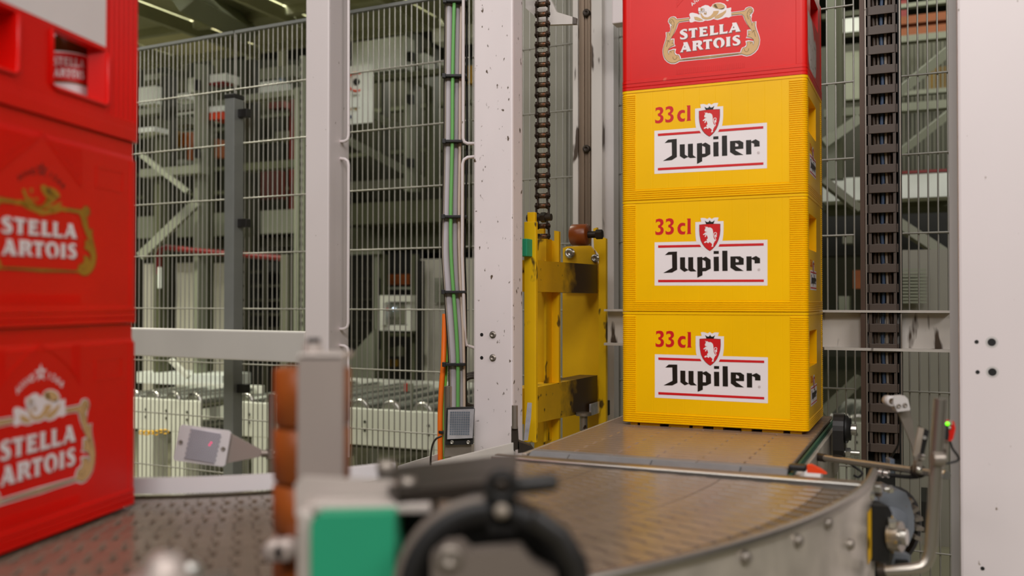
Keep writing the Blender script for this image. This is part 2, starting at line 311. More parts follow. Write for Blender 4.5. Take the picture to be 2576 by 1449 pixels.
TRACE = {"jup":{"panel":[[[76.5,151.9],[318.6,151.0],[318.2,55.2],[76.3,56.7]]],"shield_white":[[[169.1,150.6],[167.9,156.4],[167.1,164.2],
[166.8,173.3],[166.9,193.1],[179.8,193.5],[179.0,196.9],[178.2,201.4],[183.0,201.8],[186.9,201.4],[192.8,199.2],[197.3,202.1],[202.2,198.7],
[207.6,201.5],[213.4,201.6],[217.0,201.2],[215.5,197.1],[214.6,193.6],[227.4,193.4],[227.4,174.5],[226.9,165.5],[225.8,156.5],[224.5,150.0],
[216.4,138.9],[203.6,129.5],[198.1,127.1],[191.9,129.2],[179.0,138.5]]],"shield_line":[[[175.3,187.4],[185.6,188.2],[197.3,188.6],[210.2,188.3],
[220.6,187.7],[220.7,174.3],[219.7,164.1],[216.8,153.7],[213.3,145.9],[208.8,139.3],[203.6,134.0],[198.1,130.1],[192.6,133.6],[187.4,138.1],
[182.2,145.1],[178.3,153.4],[176.1,164.4],[175.3,173.5]]],"shield_red":[[[175.9,186.9],[185.6,187.7],[197.3,188.0],[210.2,187.7],[220.0,187.1],
[220.2,174.3],[219.2,164.2],[216.3,154.0],[212.8,146.3],[208.3,139.8],[203.2,134.6],[198.1,130.8],[193.0,134.2],[187.9,138.6],[182.8,145.5],
[178.9,153.6],[176.7,164.5],[175.9,173.5]]],"crown":[[[187.4,195.7],[191.5,192.9],[194.4,192.3],[196.0,193.2],[198.1,196.2],[200.2,193.0],
[203.1,192.4],[205.4,193.4],[208.8,196.0],[206.0,188.4],[190.3,188.1]]],"bull":[[[187.2,183.6],[189.8,181.7],[191.4,182.6],[193.9,181.6],
[195.0,180.6],[198.6,180.8],[201.9,179.3],[204.1,176.6],[205.2,171.5],[205.3,164.4],[205.8,160.5],[207.2,157.0],[209.4,153.5],[210.1,151.6],
[208.5,150.6],[207.8,148.3],[206.2,146.3],[206.3,144.4],[205.2,142.8],[205.4,141.2],[206.3,140.2],[204.6,139.7],[203.3,138.7],[201.7,139.1],
[202.3,141.1],[203.1,143.0],[203.0,145.0],[200.4,147.5],[198.5,148.7],[196.8,149.7],[196.2,147.7],[194.6,147.0],[192.6,148.3],[190.7,149.8],
[189.4,147.9],[186.1,147.7],[185.8,149.1],[187.4,150.7],[190.1,151.9],[192.0,150.8],[192.5,151.5],[191.7,153.7],[192.0,156.0],[193.6,156.7],
[193.9,157.7],[193.3,160.2],[192.3,163.4],[190.7,165.3],[190.6,163.4],[189.8,161.1],[187.8,160.4],[187.2,161.5],[188.5,163.7],[189.1,166.0],
[187.5,166.3],[186.5,164.9],[184.2,164.9],[183.6,166.2],[185.6,167.5],[187.5,169.5],[190.1,171.0],[191.1,170.5],[191.4,172.0],[188.8,171.9],
[186.9,173.7],[187.2,176.0],[188.8,178.9],[189.2,180.8],[187.9,182.1]],[[209.5,164.5],[212.0,165.5],[213.0,162.6],[212.5,159.7],[211.5,158.7],
[210.1,160.6],[208.8,162.5]]],"tail":[[[210.1,151.9],[211.0,154.8],[209.8,158.0],[207.8,161.2],[206.6,165.1],[207.3,168.0],[209.5,169.5],
[211.9,169.0],[212.8,166.8],[212.4,164.8]]],"volume":[[[79.5,202.3],[86.7,203.8],[92.2,203.0],[95.5,200.1],[96.8,195.2],[96.0,191.4],[93.8,188.7],
[91.1,186.4],[94.4,184.7],[96.6,181.7],[97.1,176.9],[95.5,172.0],[92.1,168.9],[87.7,167.6],[82.2,167.9],[78.5,169.2],[77.8,177.1],[81.1,174.7],
[85.0,173.8],[88.3,174.8],[89.9,177.3],[89.8,180.5],[88.3,182.7],[84.5,184.3],[84.3,189.1],[87.8,190.2],[89.5,192.4],[89.2,195.7],[87.2,197.3],
[83.9,197.6],[81.4,196.6],[79.2,194.4]],[[102.3,202.2],[109.5,203.8],[114.9,202.9],[118.2,200.0],[119.5,195.2],[118.7,191.4],[116.5,188.7],
[113.8,186.4],[117.1,184.7],[119.2,181.8],[119.8,176.9],[118.1,172.1],[114.8,169.0],[110.5,167.7],[105.0,168.0],[101.4,169.3],[100.7,177.1],
[103.9,174.7],[107.7,173.9],[111.0,174.9],[112.7,177.3],[112.6,180.6],[111.0,182.7],[107.3,184.3],[107.1,189.1],[110.5,190.2],[112.3,192.4],
[111.9,195.6],[110.0,197.3],[106.7,197.6],[104.2,196.6],[102.0,194.4]],[[144.9,191.4],[141.4,192.7],[137.1,193.0],[132.7,191.5],[129.5,187.7],
[127.5,182.3],[127.7,176.9],[129.4,172.1],[132.1,168.9],[135.9,167.3],[140.8,167.3],[144.1,168.1],[145.1,174.8],[141.9,173.5],[139.8,173.5],
[137.1,174.7],[135.2,177.1],[134.3,180.2],[135.2,183.7],[137.1,185.7],[140.3,186.5],[143.0,186.0],[144.7,185.2]],[[148.1,201.6],[156.6,201.7],
[156.6,171.1],[158.2,168.0],[147.9,167.8],[149.5,171.4],[149.8,197.1],[149.6,199.2]]],"stripes":[[[84.3,145.0],[176.7,144.4],[179.5,139.3],
[84.7,139.7]],[[219.1,144.4],[311.1,144.1],[311.1,139.1],[216.4,139.0]],[[84.3,69.4],[311.0,68.0],[311.0,63.0],[84.3,64.1]]],"letters":[[[99.8,123.5],
[107.4,130.2],[126.5,130.6],[126.8,91.1],[115.4,84.9],[95.8,84.3],[115.9,95.1],[115.5,124.0]],[[133.2,117.8],[144.2,117.8],[144.3,95.0],[151.2,90.4],
[151.1,117.7],[162.1,117.7],[162.2,92.9],[169.2,86.9],[156.0,86.7],[151.5,89.7],[142.9,86.0],[133.3,92.6]],[[170.8,117.5],[181.9,117.9],[181.9,115.1],
[189.4,118.3],[199.6,111.4],[199.9,92.5],[189.3,87.0],[182.1,86.7],[182.1,78.1],[171.0,73.2]],[[206.2,129.9],[217.2,129.9],[217.2,123.8],
[206.1,123.8]],[[206.1,117.7],[217.2,117.8],[217.4,86.9],[206.5,86.9]],[[224.5,130.1],[235.4,130.0],[235.8,87.0],[224.7,87.0]],[[241.7,117.5],
[261.8,117.6],[269.7,112.8],[269.6,99.6],[252.7,99.4],[253.2,97.0],[269.6,86.4],[252.4,86.6],[241.7,93.9]],[[275.2,117.1],[286.0,117.0],[286.1,113.6],
[295.1,117.7],[303.3,112.6],[303.4,102.1],[292.2,102.1],[292.1,108.5],[286.2,111.2],[286.3,86.7],[275.4,86.7]]],"holes":[[],[],[[182.2,112.0],
[188.6,108.2],[188.9,94.4],[182.2,94.3]],[],[],[],[[252.9,113.3],[259.2,109.6],[259.0,105.1],[252.7,105.2]],[]],
"reg":[[[300.9,88.6]]]},"ste":{"letters":[[[149.7,122.0],[145.2,123.2],[140.9,123.0],[136.6,121.1],[134.1,118.4],[134.1,115.3],[136.6,112.3],
[141.5,109.3],[144.5,106.8],[144.2,105.0],[141.4,104.1],[137.2,105.0],[134.7,107.7],[134.4,102.5],[137.8,101.0],[143.3,100.6],[147.6,101.6],
[150.6,104.3],[151.3,107.8],[150.0,111.6],[146.4,114.8],[142.1,117.1],[140.7,118.5],[141.8,119.6],[144.5,119.6],[147.6,118.3],[149.1,116.6]],
[[153.4,123.0],[171.9,122.6],[172.5,116.5],[169.8,119.0],[167.1,119.3],[167.0,104.5],[167.9,102.0],[158.2,101.9],[160.1,105.0],[159.7,118.7],
[156.4,118.4],[153.4,117.3]],[[175.8,122.8],[193.6,122.7],[193.9,117.3],[190.6,118.6],[184.6,118.7],[184.6,115.4],[191.2,115.2],[191.8,110.3],
[184.6,111.8],[184.6,106.3],[190.6,106.2],[195.1,107.5],[194.8,102.4],[176.1,102.2],[177.6,105.3],[177.5,119.2]],[[198.7,123.4],[208.8,123.0],
[207.7,120.1],[207.6,106.6],[212.7,106.6],[217.4,107.5],[216.8,102.8],[198.6,102.3],[200.1,105.4],[199.9,120.7]],[[219.0,123.7],[228.7,123.3],
[227.4,120.4],[227.5,106.7],[232.8,106.6],[237.2,107.9],[236.9,102.8],[219.5,102.7],[220.4,105.7],[220.4,120.6]],[[247.0,123.9],[255.8,123.8],
[263.3,105.9],[264.4,103.7],[253.9,103.6],[254.6,108.2],[246.1,108.1],[246.3,103.3],[238.7,103.2],[241.3,105.6],[247.8,119.1]],[[141.4,94.1],
[150.3,94.0],[157.2,76.3],[158.8,73.4],[148.1,73.3],[148.7,77.5],[140.5,77.8],[140.6,73.0],[133.7,73.3],[136.2,75.6],[142.3,89.5]],[[161.2,94.6],
[170.6,94.7],[176.7,94.7],[180.9,92.9],[182.4,89.7],[181.8,86.2],[178.5,83.0],[183.3,76.4],[185.7,74.3],[177.8,74.0],[172.1,82.5],[170.0,82.4],
[170.0,75.5],[171.2,73.5],[161.5,73.7],[162.2,76.9],[162.4,91.4]],[[185.1,94.5],[203.7,94.5],[204.2,89.2],[200.7,90.3],[197.7,90.4],[198.0,76.0],
[199.8,73.7],[189.6,73.9],[191.1,76.7],[191.1,90.5],[188.1,90.6],[185.1,89.1]],[[218.5,73.3],[213.2,74.2],[208.4,78.4],[206.3,84.6],[207.3,89.9],
[210.8,94.0],[216.2,95.7],[222.7,95.3],[227.4,92.3],[230.4,87.8],[231.0,83.0],[229.5,78.4],[225.6,75.2],[221.8,73.6],[223.0,77.3],[223.9,82.6],
[223.3,88.0],[220.9,91.0],[217.4,91.4],[214.4,89.4],[213.5,85.0],[214.4,80.7],[216.4,78.1],[218.2,77.3]],[[233.7,94.9],[243.4,94.9],[242.2,91.8],
[242.3,77.5],[243.3,74.7],[233.6,74.3],[234.8,77.8],[234.8,92.1]],[[262.7,95.3],[258.3,96.6],[254.2,96.3],[250.1,94.5],[247.8,91.8],[247.8,88.8],
[250.1,85.8],[254.8,82.9],[257.7,80.5],[257.4,78.8],[254.7,77.9],[250.7,78.7],[248.3,81.3],[248.0,76.3],[251.2,74.8],[256.5,74.4],[260.6,75.5],
[263.5,78.1],[264.2,81.5],[262.9,85.2],[259.4,88.3],[255.4,90.6],[254.1,91.9],[255.1,93.0],[257.7,93.0],[260.6,91.7],[262.1,90.1]]],"holes":[[],[],[],
[],[],[[250.2,116.7],[251.9,112.3],[248.1,112.5]],[[144.6,86.5],[146.4,82.5],[142.9,82.7]],[[170.0,89.3],[173.0,89.9],[173.9,87.7],[173.0,85.4],
[170.0,85.1]],[],[],[],[]],"white_out":[[[245.2,147.2],[265.9,147.4],[272.7,147.9],[275.2,152.3],[280.4,154.2],[286.6,153.4],[291.2,149.7],
[292.7,144.2],[290.6,139.3],[288.0,135.9],[288.5,133.8],[287.0,127.7],[288.5,121.2],[292.6,120.7],[297.7,121.1],[297.2,111.8],[298.7,104.3],
[302.7,92.3],[305.2,81.6],[304.1,71.3],[300.6,61.2],[294.4,54.6],[286.2,49.8],[277.0,48.7],[270.8,50.9],[266.7,52.9],[226.0,52.6],[200.7,51.8]]],
"white_in":[[[200.7,60.3],[226.1,60.0],[263.6,59.6],[264.8,64.2],[267.8,69.1],[272.9,70.1],[276.5,74.4],[274.5,82.0],[281.2,82.8],[291.4,80.0],
[290.9,83.2],[285.3,86.5],[275.6,88.2],[278.1,92.6],[278.2,105.2],[285.4,105.4],[283.3,109.3],[277.2,118.4],[272.6,127.4],[270.0,135.1],[268.0,138.0],
[257.6,138.7],[246.2,138.6]]],"gold_out":[[[245.2,145.4],[267.0,145.8],[273.7,146.2],[276.8,150.5],[281.4,152.5],[286.6,151.3],[290.1,147.2],
[290.1,142.0],[286.5,138.8],[284.5,137.4],[282.9,133.4],[285.7,133.1],[285.2,126.9],[288.5,118.1],[291.6,119.8],[295.4,119.8],[294.8,112.1],
[297.1,102.4],[301.2,91.5],[303.7,81.8],[302.6,72.0],[299.0,63.0],[292.9,56.4],[285.2,52.0],[277.0,51.3],[271.8,53.4],[267.7,55.5],[226.0,54.7],
[200.7,53.9]]],"gold_in":[[[200.7,58.2],[226.0,58.1],[265.6,57.8],[267.2,63.4],[269.8,67.8],[275.5,68.2],[278.6,73.7],[277.6,80.1],[283.2,79.9],
[289.9,78.1],[290.9,70.7],[292.9,76.7],[291.4,83.2],[286.3,88.0],[278.1,90.5],[280.7,94.9],[280.2,103.4],[288.4,101.8],[281.3,112.7],[275.2,125.0],
[271.6,135.9],[266.9,140.2],[245.2,140.8]]],"curls":[[[278.3,138.2],[279.9,143.3],[283.5,147.5],[287.6,146.0],[288.1,142.2],[284.5,141.1],
[283.4,143.3]],[[272.9,65.4],[272.4,62.3],[274.9,59.4],[278.0,58.5],[281.1,61.3],[281.6,65.5]],[[281.3,127.3],[278.3,137.2]],[[289.0,112.8],
[288.0,117.1]],[[295.6,88.5],[293.5,97.6],[291.5,101.5]],[[288.9,97.6],[291.0,102.1],[295.1,101.6]],[[281.2,94.8],[284.3,95.5]],[[285.3,74.5],
[286.8,78.5]]],"bar_line":[[[200.7,56.1],[226.0,56.4],[266.7,56.6]]],"horn_white":[[[202.6,164.9],[205.8,169.3],[212.7,171.6],[222.2,170.8],
[230.6,167.1],[234.8,161.8],[235.3,156.9],[237.9,156.6],[244.7,157.3],[245.2,153.5],[244.1,151.0],[245.2,146.7],[247.2,139.0],[239.9,136.2],
[233.6,138.1],[224.2,135.0],[215.7,133.9],[207.3,137.1],[200.9,135.2],[194.5,135.0],[189.5,136.1],[184.2,134.1],[176.7,134.5],[167.0,137.3],
[160.5,135.4],[156.2,136.5],[153.5,142.2],[157.3,145.0],[156.2,148.3],[154.6,152.8],[156.3,156.4],[161.7,156.8],[171.4,153.4],[176.7,150.1],
[174.1,161.1],[175.2,166.3],[178.9,165.3],[182.1,167.6],[189.6,169.8],[196.0,167.9],[200.3,164.1]]],"horn_gold":[[[204.7,166.8],[208.4,169.5],
[215.8,170.1],[224.3,168.2],[230.6,163.9],[232.4,159.4],[228.4,156.8],[220.0,156.8],[211.6,159.5],[205.8,163.4]],[[207.3,154.2],[219.0,153.7],
[217.4,148.1],[210.5,142.6],[200.9,137.9],[190.3,138.2],[182.8,141.8],[180.1,148.6],[178.6,152.0],[181.8,152.6],[183.9,148.1],[188.2,143.8],
[194.6,142.4],[200.9,144.8],[205.7,149.6]],[[210.5,142.6],[220.0,146.7],[226.3,149.1],[234.7,153.3],[233.7,148.1],[226.3,140.6],[217.9,136.9],
[209.4,137.9]],[[164.9,147.2],[171.3,146.4],[178.8,142.3],[185.3,137.2],[176.7,136.7],[167.0,140.5]],[[178.9,163.7],[182.7,164.3],[183.7,159.9],
[182.1,157.4],[179.4,159.9]],[[188.0,152.9],[191.7,153.0],[192.8,149.1],[189.6,149.0],[186.4,151.0]]],"horn_dark":[[[208.4,167.9],[212.1,169.0],
[214.8,163.3],[217.4,159.2],[212.7,160.4],[208.4,164.1]],[[220.0,156.8],[226.3,157.6],[231.1,159.1],[229.5,156.6],[225.3,155.6]]],
"anno":[[[154.7,166.3],[161.2,172.2],[170.3,176.4],[179.8,179.9]]],"star_legs":[[[192.8,173.7],[205.1,173.6],[198.7,177.2]]],"sixes":[[[233.2,174.2],
[240.2,169.7]]],"strip":[[[125.5,35.5],[125.7,32.1]],[[274.7,37.4],[275.0,22.1]]]}}
# ------------------------------------------------------------------ the hall
X, Y, Z = Vector((1, 0, 0)), Vector((0, 1, 0)), Vector((0, 0, 1))
struct(MB().box((-9, -7, -0.1), X * 18, Y * 21, Z * 0.1).build('floor', 'floor_concrete'))
struct(MB().box((-9, -7, 4.7), X * 18, Y * 21, Z * 0.1).build('ceiling', 'roof_dark'))
struct(MB().box((-9, 14, 0), X * 18, Y * 0.15, Z * 4.7).build('wall_back', 'wall_dull'))
struct(MB().box((-9.15, -7, 0), X * 0.15, Y * 21, Z * 4.7).build('wall_left', 'wall_dull'))
struct(MB().box((9, -7, 0), X * 0.15, Y * 21, Z * 4.7).build('wall_right', 'wall_dull'))

# ------------------------------------------------------------------ conveyors
BC = Vector((-0.551, 1.913, 0))                    # centre of the curve
ZB, ZC = 0.774, 0.768                              # top of the straight and of the curved belt
B0 = Vector((0.440, 1.495, ZB))                    # near right corner of the straight belt
def bw(a, s, z=0.0): return B0 - U * (0.458 - a) + W * s + UP * z      # across from the left edge, along, up

conv = thing('belt_conveyor', 'straight modular belt conveyor carrying the stack of yellow crates', 'conveyor', (B0.x, B0.y, 0.0), -TH)
def module_mesh(lx, ly, name, m):
    mb = MB(); g = 0.0011; c = 0.0016; t = 0.007
    x0, x1, y0, y1 = g / 2, lx - g / 2, g / 2, ly - g / 2
    vs = [(x0, y0, -t), (x1, y0, -t), (x1, y1, -t), (x0, y1, -t), (x0, y0, -c), (x1, y0, -c), (x1, y1, -c), (x0, y1, -c),
          (x0 + c, y0 + c, 0), (x1 - c, y0 + c, 0), (x1 - c, y1 - c, 0), (x0 + c, y1 - c, 0)]
    mb.add(vs, [(8, 9, 10, 11)] + [(4 + i, 4 + (i + 1) % 4, 8 + (i + 1) % 4, 8 + i) for i in range(4)] + [(i, (i + 1) % 4, 4 + (i + 1) % 4, 4 + i) for i in range(4)])
    return mb.mesh(name, m)
PT = 0.0254; LM = 0.1527
m_full = module_mesh(LM, PT, 'belt_module', 'belt_brown'); m_half = module_mesh(LM / 2, PT, 'belt_module', 'belt_brown')
m_fg = module_mesh(LM, PT, 'belt_module', 'belt_grey'); m_hg = module_mesh(LM / 2, PT, 'belt_module', 'belt_grey')
RN = 0.028                                          # nose roller radius
for k in range(-3, 30):
    if k >= 0: o, ey, ez = bw(0, 0.03 + k * PT), W, UP
    else:                                           # rows that wrap down round the nose roller
        a0 = -(k + 0.0) * PT / RN; c0 = bw(0, 0.03, -RN)
        o = c0 + (-W * math.sin(a0) + UP * math.cos(a0)) * RN
        am = a0 - PT / RN / 2; ey = (W * math.cos(am) + UP * math.sin(am)); ez = (-W * math.sin(am) + UP * math.cos(am))
    x = 0.0; seq = [LM, LM, LM] if k % 2 == 0 else [LM / 2, LM, LM, LM / 2]
    for l in seq:
        me = (m_full if l == LM else m_half) if k >= 1 else (m_fg if l == LM else m_hg)
        share(me, 'belt_module', conv, frame(o + U * x, U, ey, ez)); x += l
MB().cyl(bw(0.004, 0.03, -RN), bw(0.454, 0.03, -RN), RN - 0.009, n=24).build('nose_roller', 'dark_steel', conv)
MB().box(bw(0.004, 0.05, -0.010), U * 0.450, W * 0.74, UP * -0.02).build('slider_bed', 'dark_steel', conv)
MB().box(bw(0.4595, 0.0, -0.006), U * 0.006, W * 0.79, UP * -0.020, 0.002).build('wear_strip', 'green_strip', conv, label='dark green wear strip along the belt edge')
MB().box(bw(0.463, 0.02, -0.016), U * 0.010, W * 0.77, UP * -0.11, 0.002).build('side_frame', 'stainless_worn', conv)
MB().box(bw(-0.014, 0.02, -0.004), U * 0.010, W * 0.77, UP * -0.11, 0.002).build('side_frame', 'stainless_worn', conv)
MB().cyl(bw(0.474, 0.06, -0.05), bw(0.494, 0.06, -0.05), 0.03, n=20).cyl(bw(0.47, 0.13, -0.035), bw(0.50, 0.13, -0.035), 0.022, n=20).build('shaft_end', 'grey_paint', conv)
MB().prism([bw(0.462, 0.0, -0.012), bw(0.462, 0.085, -0.012), bw(0.462, 0.085, -0.05), bw(0.462, 0.03, -0.06), bw(0.462, 0.0, -0.04)], U * 0.012).build('corner_plate', 'grey_paint', conv)
for s in (0.2, 0.68):
    MB().box(bw(0.02, s, -0.12), U * 0.06, W * 0.06, UP * -(ZB - 0.12)).build('leg', 'stainless', conv)
    MB().box(bw(0.38, s, -0.12), U * 0.06, W * 0.06, UP * -(ZB - 0.12)).build('leg', 'stainless', conv)
# pillow block bearing on the right side of the straight conveyor
q = P(2098, 1092, 2.02)
brg = thing('flange_bearing', 'black flange bearing with steel shaft end right of the lowest yellow crate', 'bearing', (q.x, q.y, q.z - 0.05), -TH)
MB().prism([q + W * (0.034 * math.cos(a)) + UP * (0.034 * math.sin(a) * 1.0 + (0.012 if math.sin(a) > 0 else -0.02)) for a in [2 * PI * i / 20 for i in range(20)]], U * 0.022).build('housing', 'black_plastic', brg)
MB().lathe(q + U * 0.022 + UP * 0.012, U, [(0.0, 0), (0.030, 0), (0.030, 0.006), (0.024, 0.009), (0.024, 0.013), (0.0, 0.013)]).build('ring', 'rubber_black', brg)
MB().cyl(q + U * 0.03 + UP * 0.012, q + U * 0.046 + UP * 0.012, 0.012).build('shaft', 'zinc', brg)
MB().cyl(q + U * 0.0 - UP * 0.038, q + U * 0.052 - UP * 0.038, 0.0055, n=10).cyl(q + U * 0.024 - UP * 0.038, q + U * 0.034 - UP * 0.038, 0.011, n=6, smooth=False).build('bolt', 'zinc', brg)

curve = thing('curve_conveyor', 'curved modular belt conveyor in the foreground with stainless outer side sheet', 'conveyor', (BC.x, BC.y, 0), 0)
def pol(r, a, z): return BC + Vector((r * math.cos(a), r * math.sin(a), z))
DA = 0.0290; A0 = -0.424; NROW = 62
RINGS = [(0.598, 0.775, 'belt_curve'), (0.777, 0.985, 'belt_curve'), (0.987, 1.140, 'belt_curve'), (1.142, 1.192, 'belt_edge')]
for r0, r1, mm in RINGS:
    mb = MB(); t = 0.008
    nf = max(2, round((r1 - r0) / 0.024)); g0 = 0.0009 if r1 - r0 > 0.1 else 0.0042; amp = 0.0042 if r1 - r0 > 0.1 else 0.002
    rs = []
    for i in range(nf):                            # interlocking fingers: every other step is set forward
        ra, rb = r0 + (r1 - r0) * i / nf, r0 + (r1 - r0) * (i + 1) / nf; sh = amp if i % 2 else -amp
        rs += [(ra + (0.0004 if i else 0), sh), (rb - (0.0004 if i < nf - 1 else 0), sh)]
    row = []
    for q_, (rr, sh) in enumerate(rs):
        op = (0.0048 if (q_ // 2) % 2 else 0.0006) if r1 - r0 > 0.1 else g0 * 2     # open slots between alternate fingers
        for side in (-1, 1):
            a = side * DA / 2 + sh / rr - (op / rr if side > 0 else 0)
            row.append([Vector((rr * math.cos(a), rr * math.sin(a), -t)), Vector((rr * math.cos(a), rr * math.sin(a), -0.0016)),
                        Vector((rr * math.cos(a - side * 0.0014 / rr), rr * math.sin(a - side * 0.0014 / rr), 0.0))])
    n = len(rs)
    vs = [p for r_ in row for p in r_]
    fs = []
    for i in range(n - 1):
        a, b, c_, d = i * 6, i * 6 + 3, (i + 1) * 6, (i + 1) * 6 + 3
        fs += [(a + 2, c_ + 2, d + 2, b + 2), (a, c_, c_ + 1, a + 1), (a + 1, c_ + 1, c_ + 2, a + 2), (b, b + 1, d + 1, d), (b + 1, b + 2, d + 2, d + 1)]
    e_ = (n - 1) * 6; fs += [(0, 1, 2, 5, 4, 3), (e_, e_ + 3, e_ + 4, e_ + 5, e_ + 2, e_ + 1)]
    mb.add(vs, fs); me = mb.mesh('belt_link', mm)
    bmx = bmesh.new(); bmx.from_mesh(me); bmesh.ops.recalc_face_normals(bmx, faces=bmx.faces[:]); bmx.to_mesh(me); bmx.free()
    for k in range(NROW):
        a = A0 - 0.035 - (k + 0.5) * DA
        o = bpy.data.objects.new('belt_link', me); COL.objects.link(o); o.parent = curve; o.location = (0, 0, ZC); o.rotation_euler = (0, 0, a)
def arc_sheet(mb, r, th, z0, z1, a0, a1, n):
    v = []; 
    for i in range(n + 1):
        a = a0 + (a1 - a0) * i / n
        v += [pol(r, a, z0), pol(r, a, z1), pol(r + th, a, z1), pol(r + th, a, z0)]
    f = [(4 * i + j, 4 * i + (j + 1) % 4, 4 * i + 4 + (j + 1) % 4, 4 * i + 4 + j) for i in range(n) for j in range(4)] + [(0, 1, 2, 3), (4 * n + 3, 4 * n + 2, 4 * n + 1, 4 * n)]
    mb.add(v, f, False); return mb
arc_sheet(MB(), 0.59, 0.61, ZC - 0.03, ZC - 0.0085, A0, A0 - 1.9, 60).build('slider_bed', 'dark_steel', curve)
sg = arc_sheet(MB(), 1.205, 0.004, ZC - 0.33, ZC + 0.018, A0 + 0.01, A0 - 1.75, 90).build('outer_side_sheet', 'stainless_worn', curve)
MB().tube([pol(1.2085, A0 + 0.012 - 1.76 * i / 90, ZC + 0.019) for i in range(91)], 0.0066, 10).build('hemmed_edge', 'stainless', curve)
gi = arc_sheet(MB(), 0.552, 0.012, ZC + 0.001, ZC + 0.0235, A0 - 0.44, A0 - 1.9, 50).build('inner_guide', 'guide_white', curve, label='white plastic inner guide strip')
arc_sheet(MB(), 0.545, 0.007, ZC - 0.16, ZC - 0.004, A0, A0 - 1.9, 60).build('inner_side_sheet', 'stainless_worn', curve)
for px, py in ((2080, 1316), (2136, 1369), (2005, 1360), (1873, 1402)):
    a = math.atan2((P(px, py, 1.1) - BC).y, (P(px, py, 1.1) - BC).x)
    # aim the ray at the sheet itself
    r_ = ray(px, py); lo, hi = 0.7, 1.5
    for _ in range(40):
        m_ = (lo + hi) / 2; p_ = P(px, py, m_); d_ = (Vector((p_.x, p_.y, 0)) - BC).length
        if d_ > 1.2095: lo = m_
        else: hi = m_
    p_ = P(px, py, lo); nn = Vector((p_.x - BC.x, p_.y - BC.y, 0)).normalized()
    MB().lathe(p_, nn, [(0.0075, -0.001), (0.0075, 0.003), (0.0055, 0.006), (0.0, 0.007)], 14).build('bolt_head', 'dull_steel', curve)
for a in (A0 - 0.35, A0 - 1.0, A0 - 1.5):
    MB().cyl(pol(1.15, a, ZC - 0.03), pol(1.15, a, 0), 0.024, n=12).build('leg', 'stainless', curve)
    MB().cyl(pol(0.62, a, ZC - 0.03), pol(0.62, a, 0), 0.024, n=12).build('leg', 'stainless', curve)
# sill between the two belts
e0, e1 = pol(0.57, A0, ZC + 0.004), pol(1.22, A0, ZC + 0.004)
MB().box(e0 - W * 0.016, e1 - e0, W * 0.014, UP * -0.012, 0.002).build('transfer_bar', 'zinc', curve, label='bright worn transfer bar between the two belts')
MB().box(e0 + W * 0.001, e1 - e0, W * 0.012, UP * -0.02).build('dead_plate', 'bronze_rail', curve)
# red plastic corner and black clip at the end of the straight belt
q = GP(2030, 1189, ZC + 0.004)
solo(MB().prism([q, q + U * 0.030, q + U * 0.022 + UP * 0.006, q + U * 0.006 + UP * 0.013, q + UP * 0.012], W * 0.012), 'orange_corner', 'orange_plastic', 'small orange plastic corner piece at the end of the straight belt', 'corner piece')
solo(MB().box(q - U * 0.030 + W * 0.004, U * 0.028, W * 0.02, UP * 0.010, 0.003), 'black_clip', 'black_plastic', 'small black clip beside the orange corner piece', 'clip')
# warning sticker and bearing block at the end of the curve sheet
a_ = math.atan2((P(2180, 1330, 1.33) - BC).y, (P(2180, 1330, 1.33) - BC).x)
mb = MB(); st = []
for i in range(5):
    a = -0.508 + i * 0.0085
    st += [pol(1.2102, a, ZC - 0.020), pol(1.2102, a, ZC - 0.094)]
mb.add(st, [(2 * i, 2 * i + 1, 2 * i + 3, 2 * i + 2) for i in range(4)])
stk = mb.build('warning_sticker', 'sticker_yellow', curve, label='yellow warning sticker with a black pictogram', fix=False)
mb = MB(); mk = [pol(1.2105, -0.499 + 0.006 * math.cos(t), ZC - 0.066 + 0.009 * math.sin(t)) for t in [2 * PI * i / 10 for i in range(10)]]
mb.add(mk, [tuple(range(10))]); mb.build('pictogram', 'print_black', stk, fix=False)

